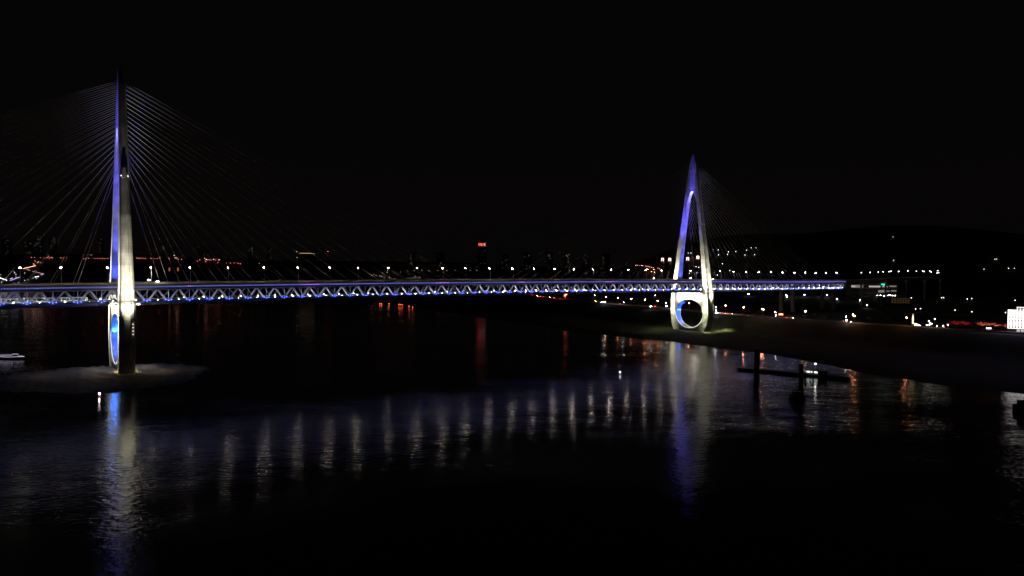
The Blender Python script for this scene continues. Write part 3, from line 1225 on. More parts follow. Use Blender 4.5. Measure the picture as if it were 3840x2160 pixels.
# metro train on the lower deck
train = empty("metro_train", W(0, 0, 0), BA)
tag(train, "pale green metro train with dark windows on the lower deck left of the near pylon", "train")
CL = 19.2
for c in range(5):
    s1 = -21.5 - c * (CL + .7)
    s0_ = s1 - CL
    sm = (s0_ + s1) / 2
    z0 = zl(sm) - 11.0 + .35
    nose = c == 0
    prof = [(-1.4, .6), (-1.45, 1.0), (-1.45, 3.0), (-1.25, 3.5), (-.8, 3.75), (.8, 3.75), (1.25, 3.5), (1.45, 3.0), (1.45, 1.0), (1.4, .6)]
    xs_ = [(s0_, 1.0), (s1 - 1.6, 1.0), (s1 - .6, .93), (s1, .72)] if nose else [(s0_, 1.0), (s1, 1.0)]
    vs, fs = [], []
    K = len(prof)
    for x, q in xs_:
        vs += [(x, 9.5 + a * q, z0 + .6 + (b - .6) * (q if q < 1 else 1)) for a, b in prof]
    for i in range(len(xs_) - 1):
        for j in range(K):
            a, b = i * K + j, i * K + (j + 1) % K
            fs.append((a, a + K, b + K, b))
    fs += [tuple(range(K)), tuple(range((len(xs_) - 1) * K, len(xs_) * K))[::-1]]
    mb = MB()
    mb.add(vs, fs)
    car_ = mb.build("carriage", "train_paint", train)
    for sy in (-1, 1):
        y = 9.5 + sy * 1.47
        for k in range(3):
            xw = s0_ + 3.4 + k * 4.9
            mb = MB()
            mb.box(xw, xw + 2.2, min(y, y + sy * .02), max(y, y + sy * .02), z0 + 1.75, z0 + 2.75)
            mb.build("window", "glass_dark", car_)
        for k in range(4):
            xd = s0_ + 1.3 + k * 4.9
            mb = MB()
            for e in (0, .75):
                mb.box(xd + e, xd + e + .6, min(y, y + sy * .02), max(y, y + sy * .02), z0 + 1.6, z0 + 2.8)
            mb.build("door", "glass_dark", car_)
    if nose:
        mb = MB()
        mb.add([(s1 - .55, 8.2, z0 + 2.1), (s1 + .02, 8.6, z0 + 2.0), (s1 + .02, 10.4, z0 + 2.0), (s1 - .55, 10.8, z0 + 2.1), (s1 - .62, 8.3, z0 + 3.05), (s1 - .15, 8.75, z0 + 2.75), (s1 - .15, 10.25, z0 + 2.75), (s1 - .62, 10.7, z0 + 3.05)],
               [(0, 1, 5, 4), (1, 2, 6, 5), (2, 3, 7, 6)])
        mb.build("windscreen", "glass_dark", car_)
    mb = MB()
    for q in (3.0, CL - 3.0):
        mb.box(s0_ + q - 1.3, s0_ + q + 1.3, 8.4, 10.6, z0 - .3, z0 + .55)
    mb.build("bogie", "dark_paint", car_)

# ---------------------------------------------------------------- approach viaduct beyond the bridge
VP = [W(S_END + 6, DW / 2, zl(S_END) + 1.5)]
for px, py, Z in ((3262, 1049.2, 1195), (3330, 1046.0, 1215), (3400, 1043.2, 1240), (3462, 1041.6, 1270), (3515, 1040.5, 1320), (3560, 1040.0, 1400)):
    VP.append(at(px, py, Z))
vp = np.array([tuple(v) for v in VP])
vv = []
for a, b in zip(vp[:-1], vp[1:]):
    for k in range(8):
        vv.append(a + (b - a) * k / 8)
vv.append(vp[-1])
vv = np.array(vv)
for _ in range(10):
    vv[1:-1] = (vv[:-2] + 2 * vv[1:-1] + vv[2:]) / 4
tt = np.gradient(vv, axis=0)
tt[:, 2] = 0
tt /= np.linalg.norm(tt, axis=1)[:, None]
vn = np.stack([-tt[:, 1], tt[:, 0], tt[:, 0] * 0], 1)
via = empty("viaduct", (0, 0, 0))
tag(via, "curving concrete approach viaduct climbing away from the right end of the bridge", "viaduct")
prof = [(-13, 0), (13, 0), (13, -.7), (6, -1.3), (5, -3.4), (-5, -3.4), (-6, -1.3), (-13, -.7)]
mb = MB()
K = len(prof)
for p, n in zip(vv, vn):
    mb.v += [tuple(p + n * a + np.array((0, 0, b))) for a, b in prof]
for i in range(len(vv) - 1):
    for j in range(K):
        a, b = i * K + j, i * K + (j + 1) % K
        mb.f.append((a, b, b + K, a + K))
mb.build("deck", "concrete", via)
for sd in (-1, 1):
    mb = MB()
    for i in range(len(vv) - 1):
        mb.bar(vv[i] + vn[i] * 12.7 * sd + (0, 0, .6), vv[i + 1] + vn[i + 1] * 12.7 * sd + (0, 0, .6), .35, 1.2)
    mb.build("parapet", "facade_pale", via)
for i in (6, 15, 24, 33, 42):
    p = vv[i]
    zg = gz(p[0], p[1]) - 1
    mb = MB()
    mb.tube((p[0], p[1], zg), (p[0], p[1], p[2] - 9), 1.6, 1.6, 10)
    mb.tube((p[0], p[1], p[2] - 9), (p[0], p[1], p[2] - 3.4), 1.6, 4.2, 10)
    mb.build("pier", "concrete", via)

# ---------------------------------------------------------------- lamps on land
def post_lamp(px, py, hgt, mat, r, label, group, cat="street lamp", Z=None, base=None, name="street_lamp", fallback=2900):
    if Z is not None:
        P = at(px, py, Z)
        g = base if base is not None else gz(P.x, P.y)
    else:
        h_ = hit(px, py, hgt)
        if h_ is None:
            print("NOHIT", px, py)
            P = at(px, py, fallback)
            g = gz(P.x, P.y)
        else:
            P, g = h_[1], h_[0].z
    o = empty(name, (P.x, P.y, g))
    hh = max(1.0, P.z - g)
    mb = MB()
    mb.tube((0, 0, -.3), (0, 0, hh), .14, .09, 6)
    mb.build("pole", "pole_metal", o)
    mb = MB()
    mb.ball((0, -.25, hh), r, 1, .75)
    mb.build("lamp_head", mat, o)
    tag(o, label, cat, group)
    return o


def lamp_row(items, label_fmt, group, mat, r, hgt, **kw):
    items = sorted(items)
    for i, it in enumerate(items):
        post_lamp(it[0], it[1], hgt, mat, r, label_fmt.format(nth(i + 1)), group, **kw)


# viaduct lamps
VL = [(3230, 1022.5), (3263, 1021.5), (3293.6, 1020), (3311.5, 1019), (3334, 1018.5), (3341, 1016.5), (3369.5, 1018), (3404, 1016.5), (3436.5, 1017.5), (3460, 1016.5), (3465, 1018), (3486, 1015.2), (3492, 1020), (3514, 1024), (3520, 1021.8), (3516, 1014.5)]
for i, (px, py) in enumerate(sorted(VL)):
    d = ray(px, py)
    best = min(range(len(vv)), key=lambda j: abs(vv[j][0] / vv[j][1] - d.x / d.y))
    off = -11 if i % 2 == 0 else 11
    q = vv[best] + vn[best] * off
    Z = q[1] / d.y
    post_lamp(px, py, 0, VIA_WHITE, .62, f"white street lamp on the approach viaduct, {nth(i + 1)} from the bridge end", "street lamps on the approach viaduct", Z=Z, base=float(vv[best][2]))

# orange lamps along the bank road
lamp_row([(2273, 1112), (2318, 1116), (2367, 1120), (2418, 1124), (2467, 1128), (2585, 1136.5), (2721, 1146), (2789, 1152), (2858, 1158), (2864, 1161), (3020, 1168), (3198, 1180), (3204, 1184), (3399, 1191)],
         "orange street lamp on the bank road below the bridge, {} from the left", "orange street lamps along the bank road", emit("lamp_amber", (1.0, .34, .14), 230), .55, 11)
# white post lamps beside the bank road
lamp_row([(2230, 1108), (2457, 1108), (2338, 1134), (2439, 1149), (2497, 1136), (2499, 1147), (2685, 1164), (2686, 1173), (2684, 1152), (2907, 1169), (2909, 1182), (3172, 1187), (3174, 1201), (2260, 1132), (2269, 1132), (2807, 1102), (2948, 1105), (2952, 1112), (2971, 1106), (3017, 1106), (3077, 1106), (3101, 1105), (3139, 1120)],
         "white lamp on a post by the bank road, {} from the left", "white post lamps by the bank road", LAMP_COOL, .55, 5)
# red spots on the bank road
lamp_row([(1972, 1101), (2020, 1112), (2026, 1111), (2078, 1116.5), (2457, 1149)], "red signal lamp low beside the bank road, {} from the left", "red lamps by the bank road", LAMP_RED, .6, 2.5, cat="signal lamp", name="signal_lamp")
lamp_row([(1424, 1138), (1431, 1139), (1459, 1139), (1496, 1141), (1502, 1142), (1509, 1142.5), (1534, 1148), (1547, 1152)], "low red lamp standing in for a water reflection below midspan, {} from the left", "red reflection stand-ins below midspan", emit("lamp_reflection_red", (1.0, .10, .04), 11), .75, 2.0, name="reflection_lamp")  # added lamps that stand in for red reflections on the water
# lamps on the dark hillside behind the far pylon
lamp_row([(2504, 987), (2581, 949), (2591, 949), (2610, 1000), (2620, 1002), (2674, 937), (2694, 937), (2694, 956), (2709, 989), (2728, 954), (2732, 944), (2759, 943), (2800, 938), (2794, 956), (2830, 955), (2817, 929), (2835, 929), (2585, 1025), (2690, 1031), (2737, 1014)],
         "small white lamp on the hillside behind the far pylon, {} from the left", "hillside lamps behind the far pylon", emit("lamp_hill", (.95, 1.0, .96), 7), .75, 6)
lamp_row([(3349, 888), (3351, 976), (3690, 1009), (3782, 1006), (3804, 1006), (3730, 972), (3737, 971), (3417, 1117), (3530, 1117), (3538, 1116), (3627, 1121), (3644, 1119), (3806, 1126), (3581, 1163), (3433, 1158), (3452, 1157), (3644, 1169), (3770, 1172)],
         "lone pale lamp on the dark slope above the right bank, {} from the left", "lone lamps on the right-hand slope", emit("lamp_slope", (1.0, .93, .8), 9), .6, 6)
# lamps round the curved building on the right
lamp_row([(3219, 1104), (3224, 1125.5), (3251, 1144.5), (3266, 1100), (3289, 1108.5), (3301, 1107), (3313, 1099), (3315, 1110), (3321, 1106), (3331, 1108), (3338, 1107), (3346, 1108), (3357, 1108)],
         "white lamp in front of the curved glass building, {} from the left", "lamps before the curved glass building", LAMP_WHITE, .55, 5)
# right-hand quay lights
lamp_row([(3483, 1203), (3485, 1218), (3475, 1218.5), (3493, 1214), (3487, 1212), (3505, 1196), (3513, 1222.5), (3536, 1221), (3554, 1218)],
         "bright quay lamp left of the red-lit trees, {} from the left", "quay lamps left of the red-lit trees", VIA_WHITE, .6, 4)
# red-lit road beyond the far pylon's left leg
lamp_row([(2384, 995), (2390, 995), (2397, 995), (2405, 995.5), (2409, 996), (2423, 998), (2430, 999), (2436, 1001), (2443, 1002.5), (2449, 1004), (2467, 1005), (2473, 1007.5)],
         "red lamp strung along the hill road left of the far pylon, {} from the left", "red lamps on the hill road", emit("lamp_pink", (1.0, .30, .26), 10), .7, 8)
lamp_row([(2425, 1009.5), (2430, 1010), (2443, 1019), (2454, 1021), (2452, 1010.5)], "warm lamp above the bridge rail left of the far pylon, {} along", "warm lamps above the rail left of the far pylon", LAMP_ORANGE, .7, 8)
# town lights seen past midspan
lamp_row([(1394, 1033), (1401, 1029), (1410, 1033), (1424, 1035), (1432, 1036), (1435, 1024), (1441, 1042), (1453, 1039), (1461, 1041), (1480, 1045), (1502, 1020), (1453, 1014), (1452, 1022), (1528, 1016), (1538, 1023), (1553, 1015), (1557, 1036), (1574, 1040), (1582, 1013), (1609, 1014), (1642, 1014), (1675, 1014), (1707, 1014), (1763, 1014), (1788, 1013.5)],
         "pinkish town light seen beyond midspan above the rail, {} from the left", "town lights beyond midspan", emit("lamp_town", (1.0, .62, .5), 4.5), .8, 8)
# far shore road on the left
far_red = [(118, 965), (130, 965), (152, 966.5), (165, 967), (172, 968), (178, 966), (186, 968), (192, 966), (197, 967.5), (228, 967), (238, 968), (250, 967), (315, 969.5), (321, 971), (333, 969), (356, 969), (366, 969), (377, 968.5), (385, 970), (392, 969.5), (403, 969), (512, 967.5), (520, 968.5), (528, 968.5), (536, 968.5), (545, 969), (566, 969), (578, 969), (590, 970), (600, 967.5), (635, 971), (656, 968), (664, 968), (669, 972), (681, 973), (740, 979), (749, 974.5), (772, 975), (778, 974.5), (784, 974.5), (790, 975), (802, 973), (809, 975), (820, 974), (824, 974), (772, 981), (817, 985), (850, 986), (864, 986.5), (878, 986), (893, 987), (902, 989), (973, 987)]
lamp_row(far_red, "red light on the distant shore road left of midspan, {} from the left", "red lights on the distant shore road", emit("lamp_far_red", (1.0, .20, .16), 9), .85, 9)
lamp_row([(653, 958), (768, 969), (660, 967.5), (775, 972), (800, 971.5), (823, 972.5), (1114, 965), (1113, 944), (951, 973), (183, 961), (342, 956)],
         "white lamp on the distant shore above the red road lights, {} from the left", "white lamps on the distant shore", FAR_WHITE, .8, 9)
lamp_row([(132, 978), (140, 985), (144, 981), (151, 986), (125, 990), (128, 991)], "orange lamp at the bend of the far-left hill road, {} from the left", "orange lamps at the hill road bend", emit("lamp_bend", (1.0, .40, .24), 9), .85, 9)
lamp_row([(53, 1020), (56, 1023.5), (60, 1030), (60, 1039), (24, 1042), (93, 1024), (93, 1051.5), (104, 1049), (137, 1045), (142, 1037), (69, 1059), (53, 1062.5), (6, 1058), (124, 1043), (3, 1030), (158, 1063)],
         "white lamp of the interchange at the far left, {} from the left", "white lamps of the far-left interchange", FAR_COOL, .8, 10)


# lit ramps of the interchange: short light strips on low parapets
def strip(px0, py0, px1, py1, mat, label, name="light_strip", hgt=3.0):
    a, b = hit(px0, py0, hgt), hit(px1, py1, hgt)
    if a is None or b is None:
        print("NOHIT strip", px0, py0)
        return
    a, b = a[1], b[1]
    o = empty(name, (a.x, a.y, gz(a.x, a.y)))
    L = Vector(o.location)
    mb = MB()
    mb.bar(a - L, b - L, .7, .8)
    mb.build("lit_strip", mat, o)
    mb = MB()
    k = 4
    for i in range(k + 1):
        p = a + (b - a) * i / k
        g = gz(p.x, p.y)
        mb.tube((p.x - L.x, p.y - L.y, g - L.z - .5), (p.x - L.x, p.y - L.y, p.z - L.z - .41), .3, .3, 6)
    mb.build("post", "pole_metal", o)
    tag(o, label, "light strip", "lit ramp edges at the far left")


R_OR = emit("ramp_orange", (1.0, .52, .34), 5)
R_PK = emit("ramp_pink", (1.0, .45, .5), 1.2)
R_WH = emit("ramp_white", (1.0, .95, .9), 6)
R_VI = emit("ramp_violet", (.7, .5, 1.0), 2.2)
strip(86, 1007.5, 134, 996, R_OR, "orange glowing ramp edge climbing to the right at the far left")
strip(99, 1010, 113, 1014, R_PK, "short dim pink ramp edge below the orange one")
strip(121, 1017, 163, 1027, R_PK, "long dim pink ramp edge descending to the hairpin")
strip(163, 1027, 153, 1031, R_VI, "short violet ramp edge at the hairpin tip")
strip(130, 1039, 146, 1036, R_WH, "bright white ramp edge just under the hairpin")
strip(0, 1042, 26, 1051, R_WH, "bright white ramp edge at the left border")
strip(38, 1052, 76, 1038, R_VI, "violet ramp edge rising behind the leftmost street lamp")
strip(38, 1046, 47, 1042, R_VI, "tiny violet ramp edge above the rising one")


# ---------------------------------------------------------------- buildings
def tower_block(px, w_px, top_py, Z, label, nwin, mat_win, group="dark tower blocks on the skyline", deep=18.0, name="apartment_tower", crown=None):
    P = at(px, top_py, Z)
    wid = w_px * Z / F
    g = gz(P.x, P.y) - 2
    o = empty(name, (P.x, P.y, g), atan2(-P.x, P.y) * .3)
    H = P.z - g
    mb = MB()
    mb.box(-wid / 2, wid / 2, -deep / 2, deep / 2, 0, H)
    mb.box(-wid / 2 - .4, wid / 2 + .4, -deep / 2 - .4, deep / 2 + .4, H, H + 1.2)
    mb.box(-wid / 6, wid / 6, -deep / 5, deep / 5, H + 1.2, H + 4)
    mb.build("wall", "facade", o)
    rng = random.Random(int(px * 7 + top_py))
    fl = max(2, int(H / 3.2))
    lo = max(0, int(fl * .25))
    for k in range(nwin):
        f_ = rng.randint(lo, fl - 1)
        c = rng.uniform(-wid / 2 + 1.2, wid / 2 - 3.0)
        m2 = MB()
        ww = rng.choice((1.6, 2.2, 3.6))
        m2.box(c, c + ww, -deep / 2 - .06, -deep / 2 + .1, f_ * 3.2 + .9, f_ * 3.2 + 2.4)
        m2.build("window", mat_win, o)
    tag(o, label, "building", group)
    return o, wid, H, deep


WIN_DIM = emit("window_dim", (1.0, .82, .6), .16, light=False)
WIN_GRN = emit("window_green", (.8, 1.0, .85), .15, light=False)
WIN_MID = emit("window_mid", (1.0, .85, .65), .4, light=False)
TB = [(25, 30, 898, 2900, 5, WIN_DIM), (108, 26, 905, 2900, 7, WIN_DIM), (148, 24, 884, 2950, 12, WIN_GRN), (200, 20, 890, 3000, 9, WIN_DIM), (375, 18, 895, 3000, 7, WIN_DIM), (612, 14, 925, 3000, 3, WIN_DIM),
      (760, 30, 922, 3050, 3, WIN_DIM), (942, 16, 922, 3000, 8, WIN_GRN), (1012, 22, 930, 3000, 5, WIN_DIM), (1545, 22, 950, 2900, 6, WIN_GRN), (1652, 30, 948, 2900, 5, WIN_DIM), (1790, 16, 952, 2900, 4, WIN_GRN),
      (1895, 24, 956, 2900, 5, WIN_DIM), (1978, 30, 950, 2700, 6, WIN_DIM), (2060, 26, 948, 2700, 8, WIN_GRN), (2128, 22, 952, 2700, 9, WIN_MID), (2196, 24, 956, 2700, 6, WIN_DIM), (2270, 30, 954, 2650, 7, WIN_DIM)]
for i, (px, w, ty, Z, nw, wm) in enumerate(TB):
    tower_block(px, w, ty, Z, f"dark tower block on the skyline with a few faint windows, {nth(i + 1)} from the left", nw, wm)

# tower that carries the red roof sign
sx, sy, sZ = 1808, 930, 2850
P = at(sx, sy, sZ)
o, wid, H, deep = tower_block(sx, 34, sy, sZ, "dark tower block under the red roof sign", 3, WIN_DIM)
k = sZ / F
sign = empty("roof_sign", (P.x, P.y - deep / 2 - .5, P.z))
tag(sign, "glowing red roof sign with letters ending in LNE high above midspan", "sign")
mb = MB()
for xx in (-10, -3, 4, 11):
    mb.bar((xx * k * 1.1, .5, 1.2), (xx * k * 1.1, .5, 19 * k), .5, .5)
mb.build("frame", "dark_paint", sign)
S_OR = emit("sign_orange", (1.0, .10, .05), 1.5)
S_YE = emit("sign_yellow", (1.0, .62, .34), 1.1)
S_PK = emit("sign_pink", (1.0, .12, .14), 1.6)
S_WH = emit("sign_white", (1.0, .62, .56), 1.1)


def glyph(bars, x0, w, h, z0, mat, t=1.05):
    m_ = MB()
    for (xa, za, xb, zb) in bars:
        m_.bar((x0 + xa * w, -.2, z0 + za * h), (x0 + xb * w, -.2, z0 + zb * h), t, .8, up=(0, 1, 0))
    m_.build("letter", mat, sign)


hz, z0 = 9.6 * k, 8.0 * k
x = -13 * k
dense = [(0, 0, 0, 1), (1, 0, 1, 1), (0, 1, 1, 1), (0, .5, 1, .5), (0, 0, 1, 0), (.5, 0, .5, 1)]
glyph(dense, x, 5.2 * k, hz * .9, z0 + .5 * k, S_OR)
glyph(dense, x + 6.3 * k, 5.2 * k, hz * .9, z0 + .5 * k, S_OR)
glyph([(0, 0, 0, 1), (0, 0, 1, 0)], x + 12.6 * k, 3.6 * k, hz, z0, S_YE)
glyph([(0, 0, 0, 1), (0, 1, 1, 0), (1, 0, 1, 1)], x + 17.4 * k, 3.6 * k, hz, z0, S_PK)
glyph([(0, 0, 0, 1), (0, 1, 1, 1), (0, .5, .9, .5), (0, 0, 1, 0)], x + 22.4 * k, 4.2 * k, hz, z0, S_WH)

# blocks with a lit arch-shaped crown behind the far pylon
CROWN = emit("crown_light", (1.0, .66, .56), 3.0)
for i, (px, py, lb) in enumerate(((2483, 978, "leftmost of four"), (2510, 978, "right next to the leftmost"), (2577, 975, "seen between the pylon legs on the left"), (2615, 970, "seen between the pylon legs on the right"))):
    o, wid, H, deep = tower_block(px, 15, py, 1900, f"dark block with a glowing arch-shaped crown, {lb}", 2, WIN_DIM, "blocks with arch-shaped crowns", 14, "crowned_tower")
    m2 = MB()
    a = 3.4
    y = -deep / 2 - .55
    m2.box(-a, -a + 2.0, y, y + .5, H - 1.0, H + 5.0)
    m2.box(a - 2.0, a, y, y + .5, H - 1.0, H + 5.0)
    m2.box(-a, a, y, y + .5, H + 5.0, H + 7.4)
    m2.build("lit_crown", CROWN, o)

# two small blocks with orange windows on the far shore
for i, (px, lb) in enumerate(((637, "left"), (669, "right"))):
    o, wid, H, deep = tower_block(px, 7, 1003, 2300, f"little orange-lit block on the far shore, the {lb} one of two", 0, WIN_DIM, "orange-lit blocks on the far shore", 8, "waterfront_block")
    m2 = MB()
    m2.box(-wid / 2 + .6, wid / 2 - .6, -deep / 2 - .1, -deep / 2 + .1, H - 12, H - 1)
    m2.build("window", emit(f"kiosk_orange_{lb}", (1.0, .30, .12), .28, light=False), o)

# warm roof edge far away
P0_, P1_ = at(1124, 949, 3200), at(1180, 951, 3200)
hall = empty("long_hall", (P0_.x, P0_.y, gz(P0_.x, P0_.y)))
wid = P1_.x - P0_.x
H = P0_.z - hall.location.z
mb = MB()
mb.box(0, wid, 0, 25, 0, H)
mb.build("wall", "facade", hall)
mb = MB()
mb.box(0, wid * .82, -.5, -.05, H - 1.6, H)
mb.box(wid * .82, wid, -.5, -.05, H - 2.6, H - 1.2)
mb.build("roof_light", emit("hall_edge", (1.0, .62, .38), .9), hall)
tag(hall, "long dark hall with a thin amber-lit roof edge on the distant ridge", "building")
post_lamp(1230, 943.5, 9, LAMP_RED, 1.1, "single red beacon on the ridge right of the amber roof edge", "red beacon on the ridge", cat="beacon", name="beacon_lamp")


# curved glass building with the green sign
def curved_building():
    Z = 1400
    k = Z / F
    P = at(3275, 1080, Z)
    o = empty("curved_glass_building", (P.x, P.y, gz(P.x, P.y) - 1))
    tag(o, "curved glass office building with bright window bands and a green roof sign", "building")
    g = o.location.z

    def zz(py):
        return at(3275, py, Z).z - g

    R = 90.0
    n = 26
    xs_ = np.linspace(-92 * k, 82 * k, n)

    def arc(x):
        return -14 + (x / 9.0) ** 2 * .12

    def band(z0, z1, off, mat, name, i0=0, i1=n - 1, dep=.5):
        mb = MB()
        for i in range(i0, i1):
            xa, xb = xs_[i], xs_[i + 1]
            ya, yb = arc(xa) + off, arc(xb) + off
            mb.add([(xa, ya, z0), (xb, yb, z0), (xb, yb + dep, z0), (xa, ya + dep, z0), (xa, ya, z1), (xb, yb, z1), (xb, yb + dep, z1), (xa, ya + dep, z1)],
                   [(0, 3, 2, 1), (4, 5, 6, 7), (0, 1, 5, 4), (1, 2, 6, 5), (2, 3, 7, 6), (3, 0, 4, 7)])
        return mb.build(name, mat, o)

    band(0, zz(1058), .3, "facade", "wall", dep=22)
    for py in (1068, 1080, 1098, 1112):
        band(zz(py) - .5, zz(py) + .2, -1.2, "facade_pale", "ledge", dep=1.5)
    wb = emit("office_band", (1.0, .93, .78), .38, light=False)
    wb2 = emit("office_band_dim", (1.0, .93, .78), .16, light=False)
    band(zz(1078), zz(1070), -.15, wb, "window_band", 0, 2)
    band(zz(1079), zz(1069), -.15, wb2, "window_band", 2, 6)
    band(zz(1077), zz(1071), -.15, wb, "window_band", 9, 15)
    band(zz(1076), zz(1072.5), -.15, wb, "window_band", 16, 19)
    band(zz(1075), zz(1070), -.15, wb2, "window_band", 20, 24)
    band(zz(1096), zz(1087), -.15, wb2, "window_band", 14, 18)
    band(zz(1093), zz(1088.5), -.15, wb2, "window_band", 18, 20)
    band(zz(1092), zz(1087), -.15, wb2, "window_band", 21, 24)
    mb = MB()
    xg = (3298 - 3275) * k
    yg = arc(xg) - 1.6
    mb.box(xg - 8.2 * k, xg - 2 * k, yg, yg + .4, zz(1067.5), zz(1063.5))
    mb.box(xg - 2 * k, xg + 8 * k, yg, yg + .4, zz(1069.5), zz(1063.5))
    mb.build("sign", emit("green_sign", (.02, 1.0, .62), 1.6), o)


curved_building()

# dim amber parking building in front of it
P = at(3362, 1116, 1180)
o = empty("parking_building", (P.x, P.y, gz(P.x, P.y) - 1))
k = 1180 / F
H = P.z - o.location.z
mb = MB()
mb.box(-50 * k, 50 * k, .4, 16, 0, H)
for f_ in range(3):
    mb.box(-51 * k, 51 * k, -.8, .4, H - 1 - f_ * 3.0, H - .2 - f_ * 3.0)
for q in range(11):
    mb.box((-50 + q * 10) * k - .3, (-50 + q * 10) * k + .3, -.5, .39, 0, H - 1.2)
mb.build("wall", "facade", o)
for f_ in range(3):
    mb = MB()
    for q in range(3, 10):
        mb.box((-50 + q * 10) * k + .35, (-40 + q * 10) * k - .35, .3, .38, H - 3.7 - f_ * 3.0, H - 1.2 - f_ * 3.0)
    mb.build("window_band", emit(f"amber_floor_{f_}", (1.0, .50, .16), .035, light=False), o)
tag(o, "low dim amber-lit parking building below the curved glass building", "building")


# white fin-fronted building at the right edge
def fin_building():
    Z = 742
    k = Z / F
    A = at(3778, 1231, Z)
    g = A.z
    o = empty("fin_fronted_building", (A.x, A.y, g), radians(-34))
    tag(o, "white building with brightly lit vertical fins on the right bank at the right edge", "building")
    full = 74.0
    H1, H2 = 71 * k, 82 * k
    gb = gz(A.x + 8, A.y + 5) - g - 1
    mb = MB()
    mb.box(0, full, .6, 26, gb, H1 - .4)
    mb.box(27 * k, full, .6, 24, H1 - .4, H2 - .4)
    mb.box(30.5, full, .6, 20, H2 - .4, H2 + 18)  # unseen wing, inferred from its violet reflection and heightened to feed it
    mb.build("wall", "facade", o)
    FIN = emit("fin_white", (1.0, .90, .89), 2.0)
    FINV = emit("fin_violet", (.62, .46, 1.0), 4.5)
    step = 8.9 * k
    i = 0
    x = 0.0
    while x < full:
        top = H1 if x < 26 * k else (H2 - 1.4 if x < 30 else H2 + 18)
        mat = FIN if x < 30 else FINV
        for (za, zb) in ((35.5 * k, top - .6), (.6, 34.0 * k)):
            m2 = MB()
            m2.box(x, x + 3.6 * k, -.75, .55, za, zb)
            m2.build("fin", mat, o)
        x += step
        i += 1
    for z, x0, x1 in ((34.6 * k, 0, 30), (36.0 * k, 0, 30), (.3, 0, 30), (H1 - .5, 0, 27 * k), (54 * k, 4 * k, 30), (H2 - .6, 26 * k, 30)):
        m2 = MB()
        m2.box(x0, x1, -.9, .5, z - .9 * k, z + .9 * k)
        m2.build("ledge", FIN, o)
    for q in range(3):
        m2 = MB()
        m2.box((28 + q * 13) * k, (38 + q * 13) * k, -.4, .5, -13 * k, -3 * k)
        m2.build("shop_window", emit(f"shop_{q}", (1.0, .93, .9), .55), o)
    for q in range(9):
        for zq in (7, 41, 57):
            m2 = MB()
            m2.box((4.2 + q * 8.9) * k, (8.4 + q * 8.9) * k, .5, .58, zq * k, (zq + (22 if zq < 10 else 10)) * k)
            m2.build("window", emit(f"fin_pane_{q}_{zq}", (1.0, .93, .9), .04 + .06 * ((q * 5 + zq) % 3)), o)


fin_building()

# golden column with a lantern on top
P = at(3424, 1178, 800)
B_ = at(3424, 1222, 800)
g = gz(P.x, P.y)
o = empty("lit_column", (P.x, P.y, g))
H = P.z - g
mb = MB()
mb.tube((0, 0, -.5), (0, 0, 1.6), 1.9, 1.5, 8)
mb.tube((0, 0, 1.6), (0, 0, 3.2), 1.0, .9, 8)
mb.build("pedestal", "facade_pale", o)
mb = MB()
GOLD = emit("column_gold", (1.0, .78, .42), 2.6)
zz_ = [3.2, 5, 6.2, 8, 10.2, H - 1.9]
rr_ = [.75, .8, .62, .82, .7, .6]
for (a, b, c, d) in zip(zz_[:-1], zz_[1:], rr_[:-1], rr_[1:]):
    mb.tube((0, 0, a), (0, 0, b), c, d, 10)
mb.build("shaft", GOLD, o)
mb = MB()
mb.ball((0, 0, H - .6), .75, 1)
mb.build("lantern", emit("column_lantern", (1.0, .8, .7), .9), o)
tag(o, "slender golden lit column with a round lantern on top, by the bank road at right", "monument")

# bright wedge pavilion beside it
h_ = hit(3443, 1223, 0)
P = h_[0]
o = empty("pavilion", (P.x, P.y, P.z - .3))
mb = MB()
mb.add([(-3, 0, .3), (3, 0, .3), (3, 3, .3), (-3, 3, .3), (-3, 0, 3.6), (3, 0, 1.2), (3, 3, 1.2), (-3, 3, 3.6)], [(0, 3, 2, 1), (4, 5, 6, 7), (0, 1, 5, 4), (1, 2, 6, 5), (2, 3, 7, 6), (3, 0, 4, 7)])
mb.build("lit_body", emit("pavilion_light", (1.0, .80, .52), 3), o)
mb = MB()
mb.add([(-3.4, -.3, 3.65), (3.3, -.3, 1.25), (3.3, 3.3, 1.25), (-3.4, 3.3, 3.65), (-3.4, -.3, 3.9), (3.3, -.3, 1.5), (3.3, 3.3, 1.5), (-3.4, 3.3, 3.9)], [(0, 3, 2, 1), (4, 5, 6, 7), (0, 1, 5, 4), (1, 2, 6, 5), (2, 3, 7, 6), (3, 0, 4, 7)])
mb.build("roof", "dark_paint", o)
tag(o, "little wedge-shaped pavilion glowing warm white at the foot of the golden column", "pavilion")

# red billboard by the road
h_ = hit(2928, 1187, 0)
P = h_[0]
kk = P.y / F
o = empty("billboard", tuple(P), 0)
mb = MB()
for x in (-2.2, 2.2):
    mb.tube((x, 0, -.3), (x, 0, 4.4), .15, .15, 6)
mb.build("post", "pole_metal", o)
mb = MB()
mb.box(-9 * kk, 9 * kk, -.15, .15, 1.3, 4.4)
mb.build("panel", emit("billboard_red", (1.0, .02, .02), .9), o)
mb = MB()
mb.box(-7 * kk, 7.5 * kk, -.25, -.16, 2.5, 3.7)
mb.build("lit_band", emit("billboard_yellow", (1.0, .50, .16), 5), o)
tag(o, "red billboard with a glowing yellow band beside the bank road, right of the far pylon", "billboard")

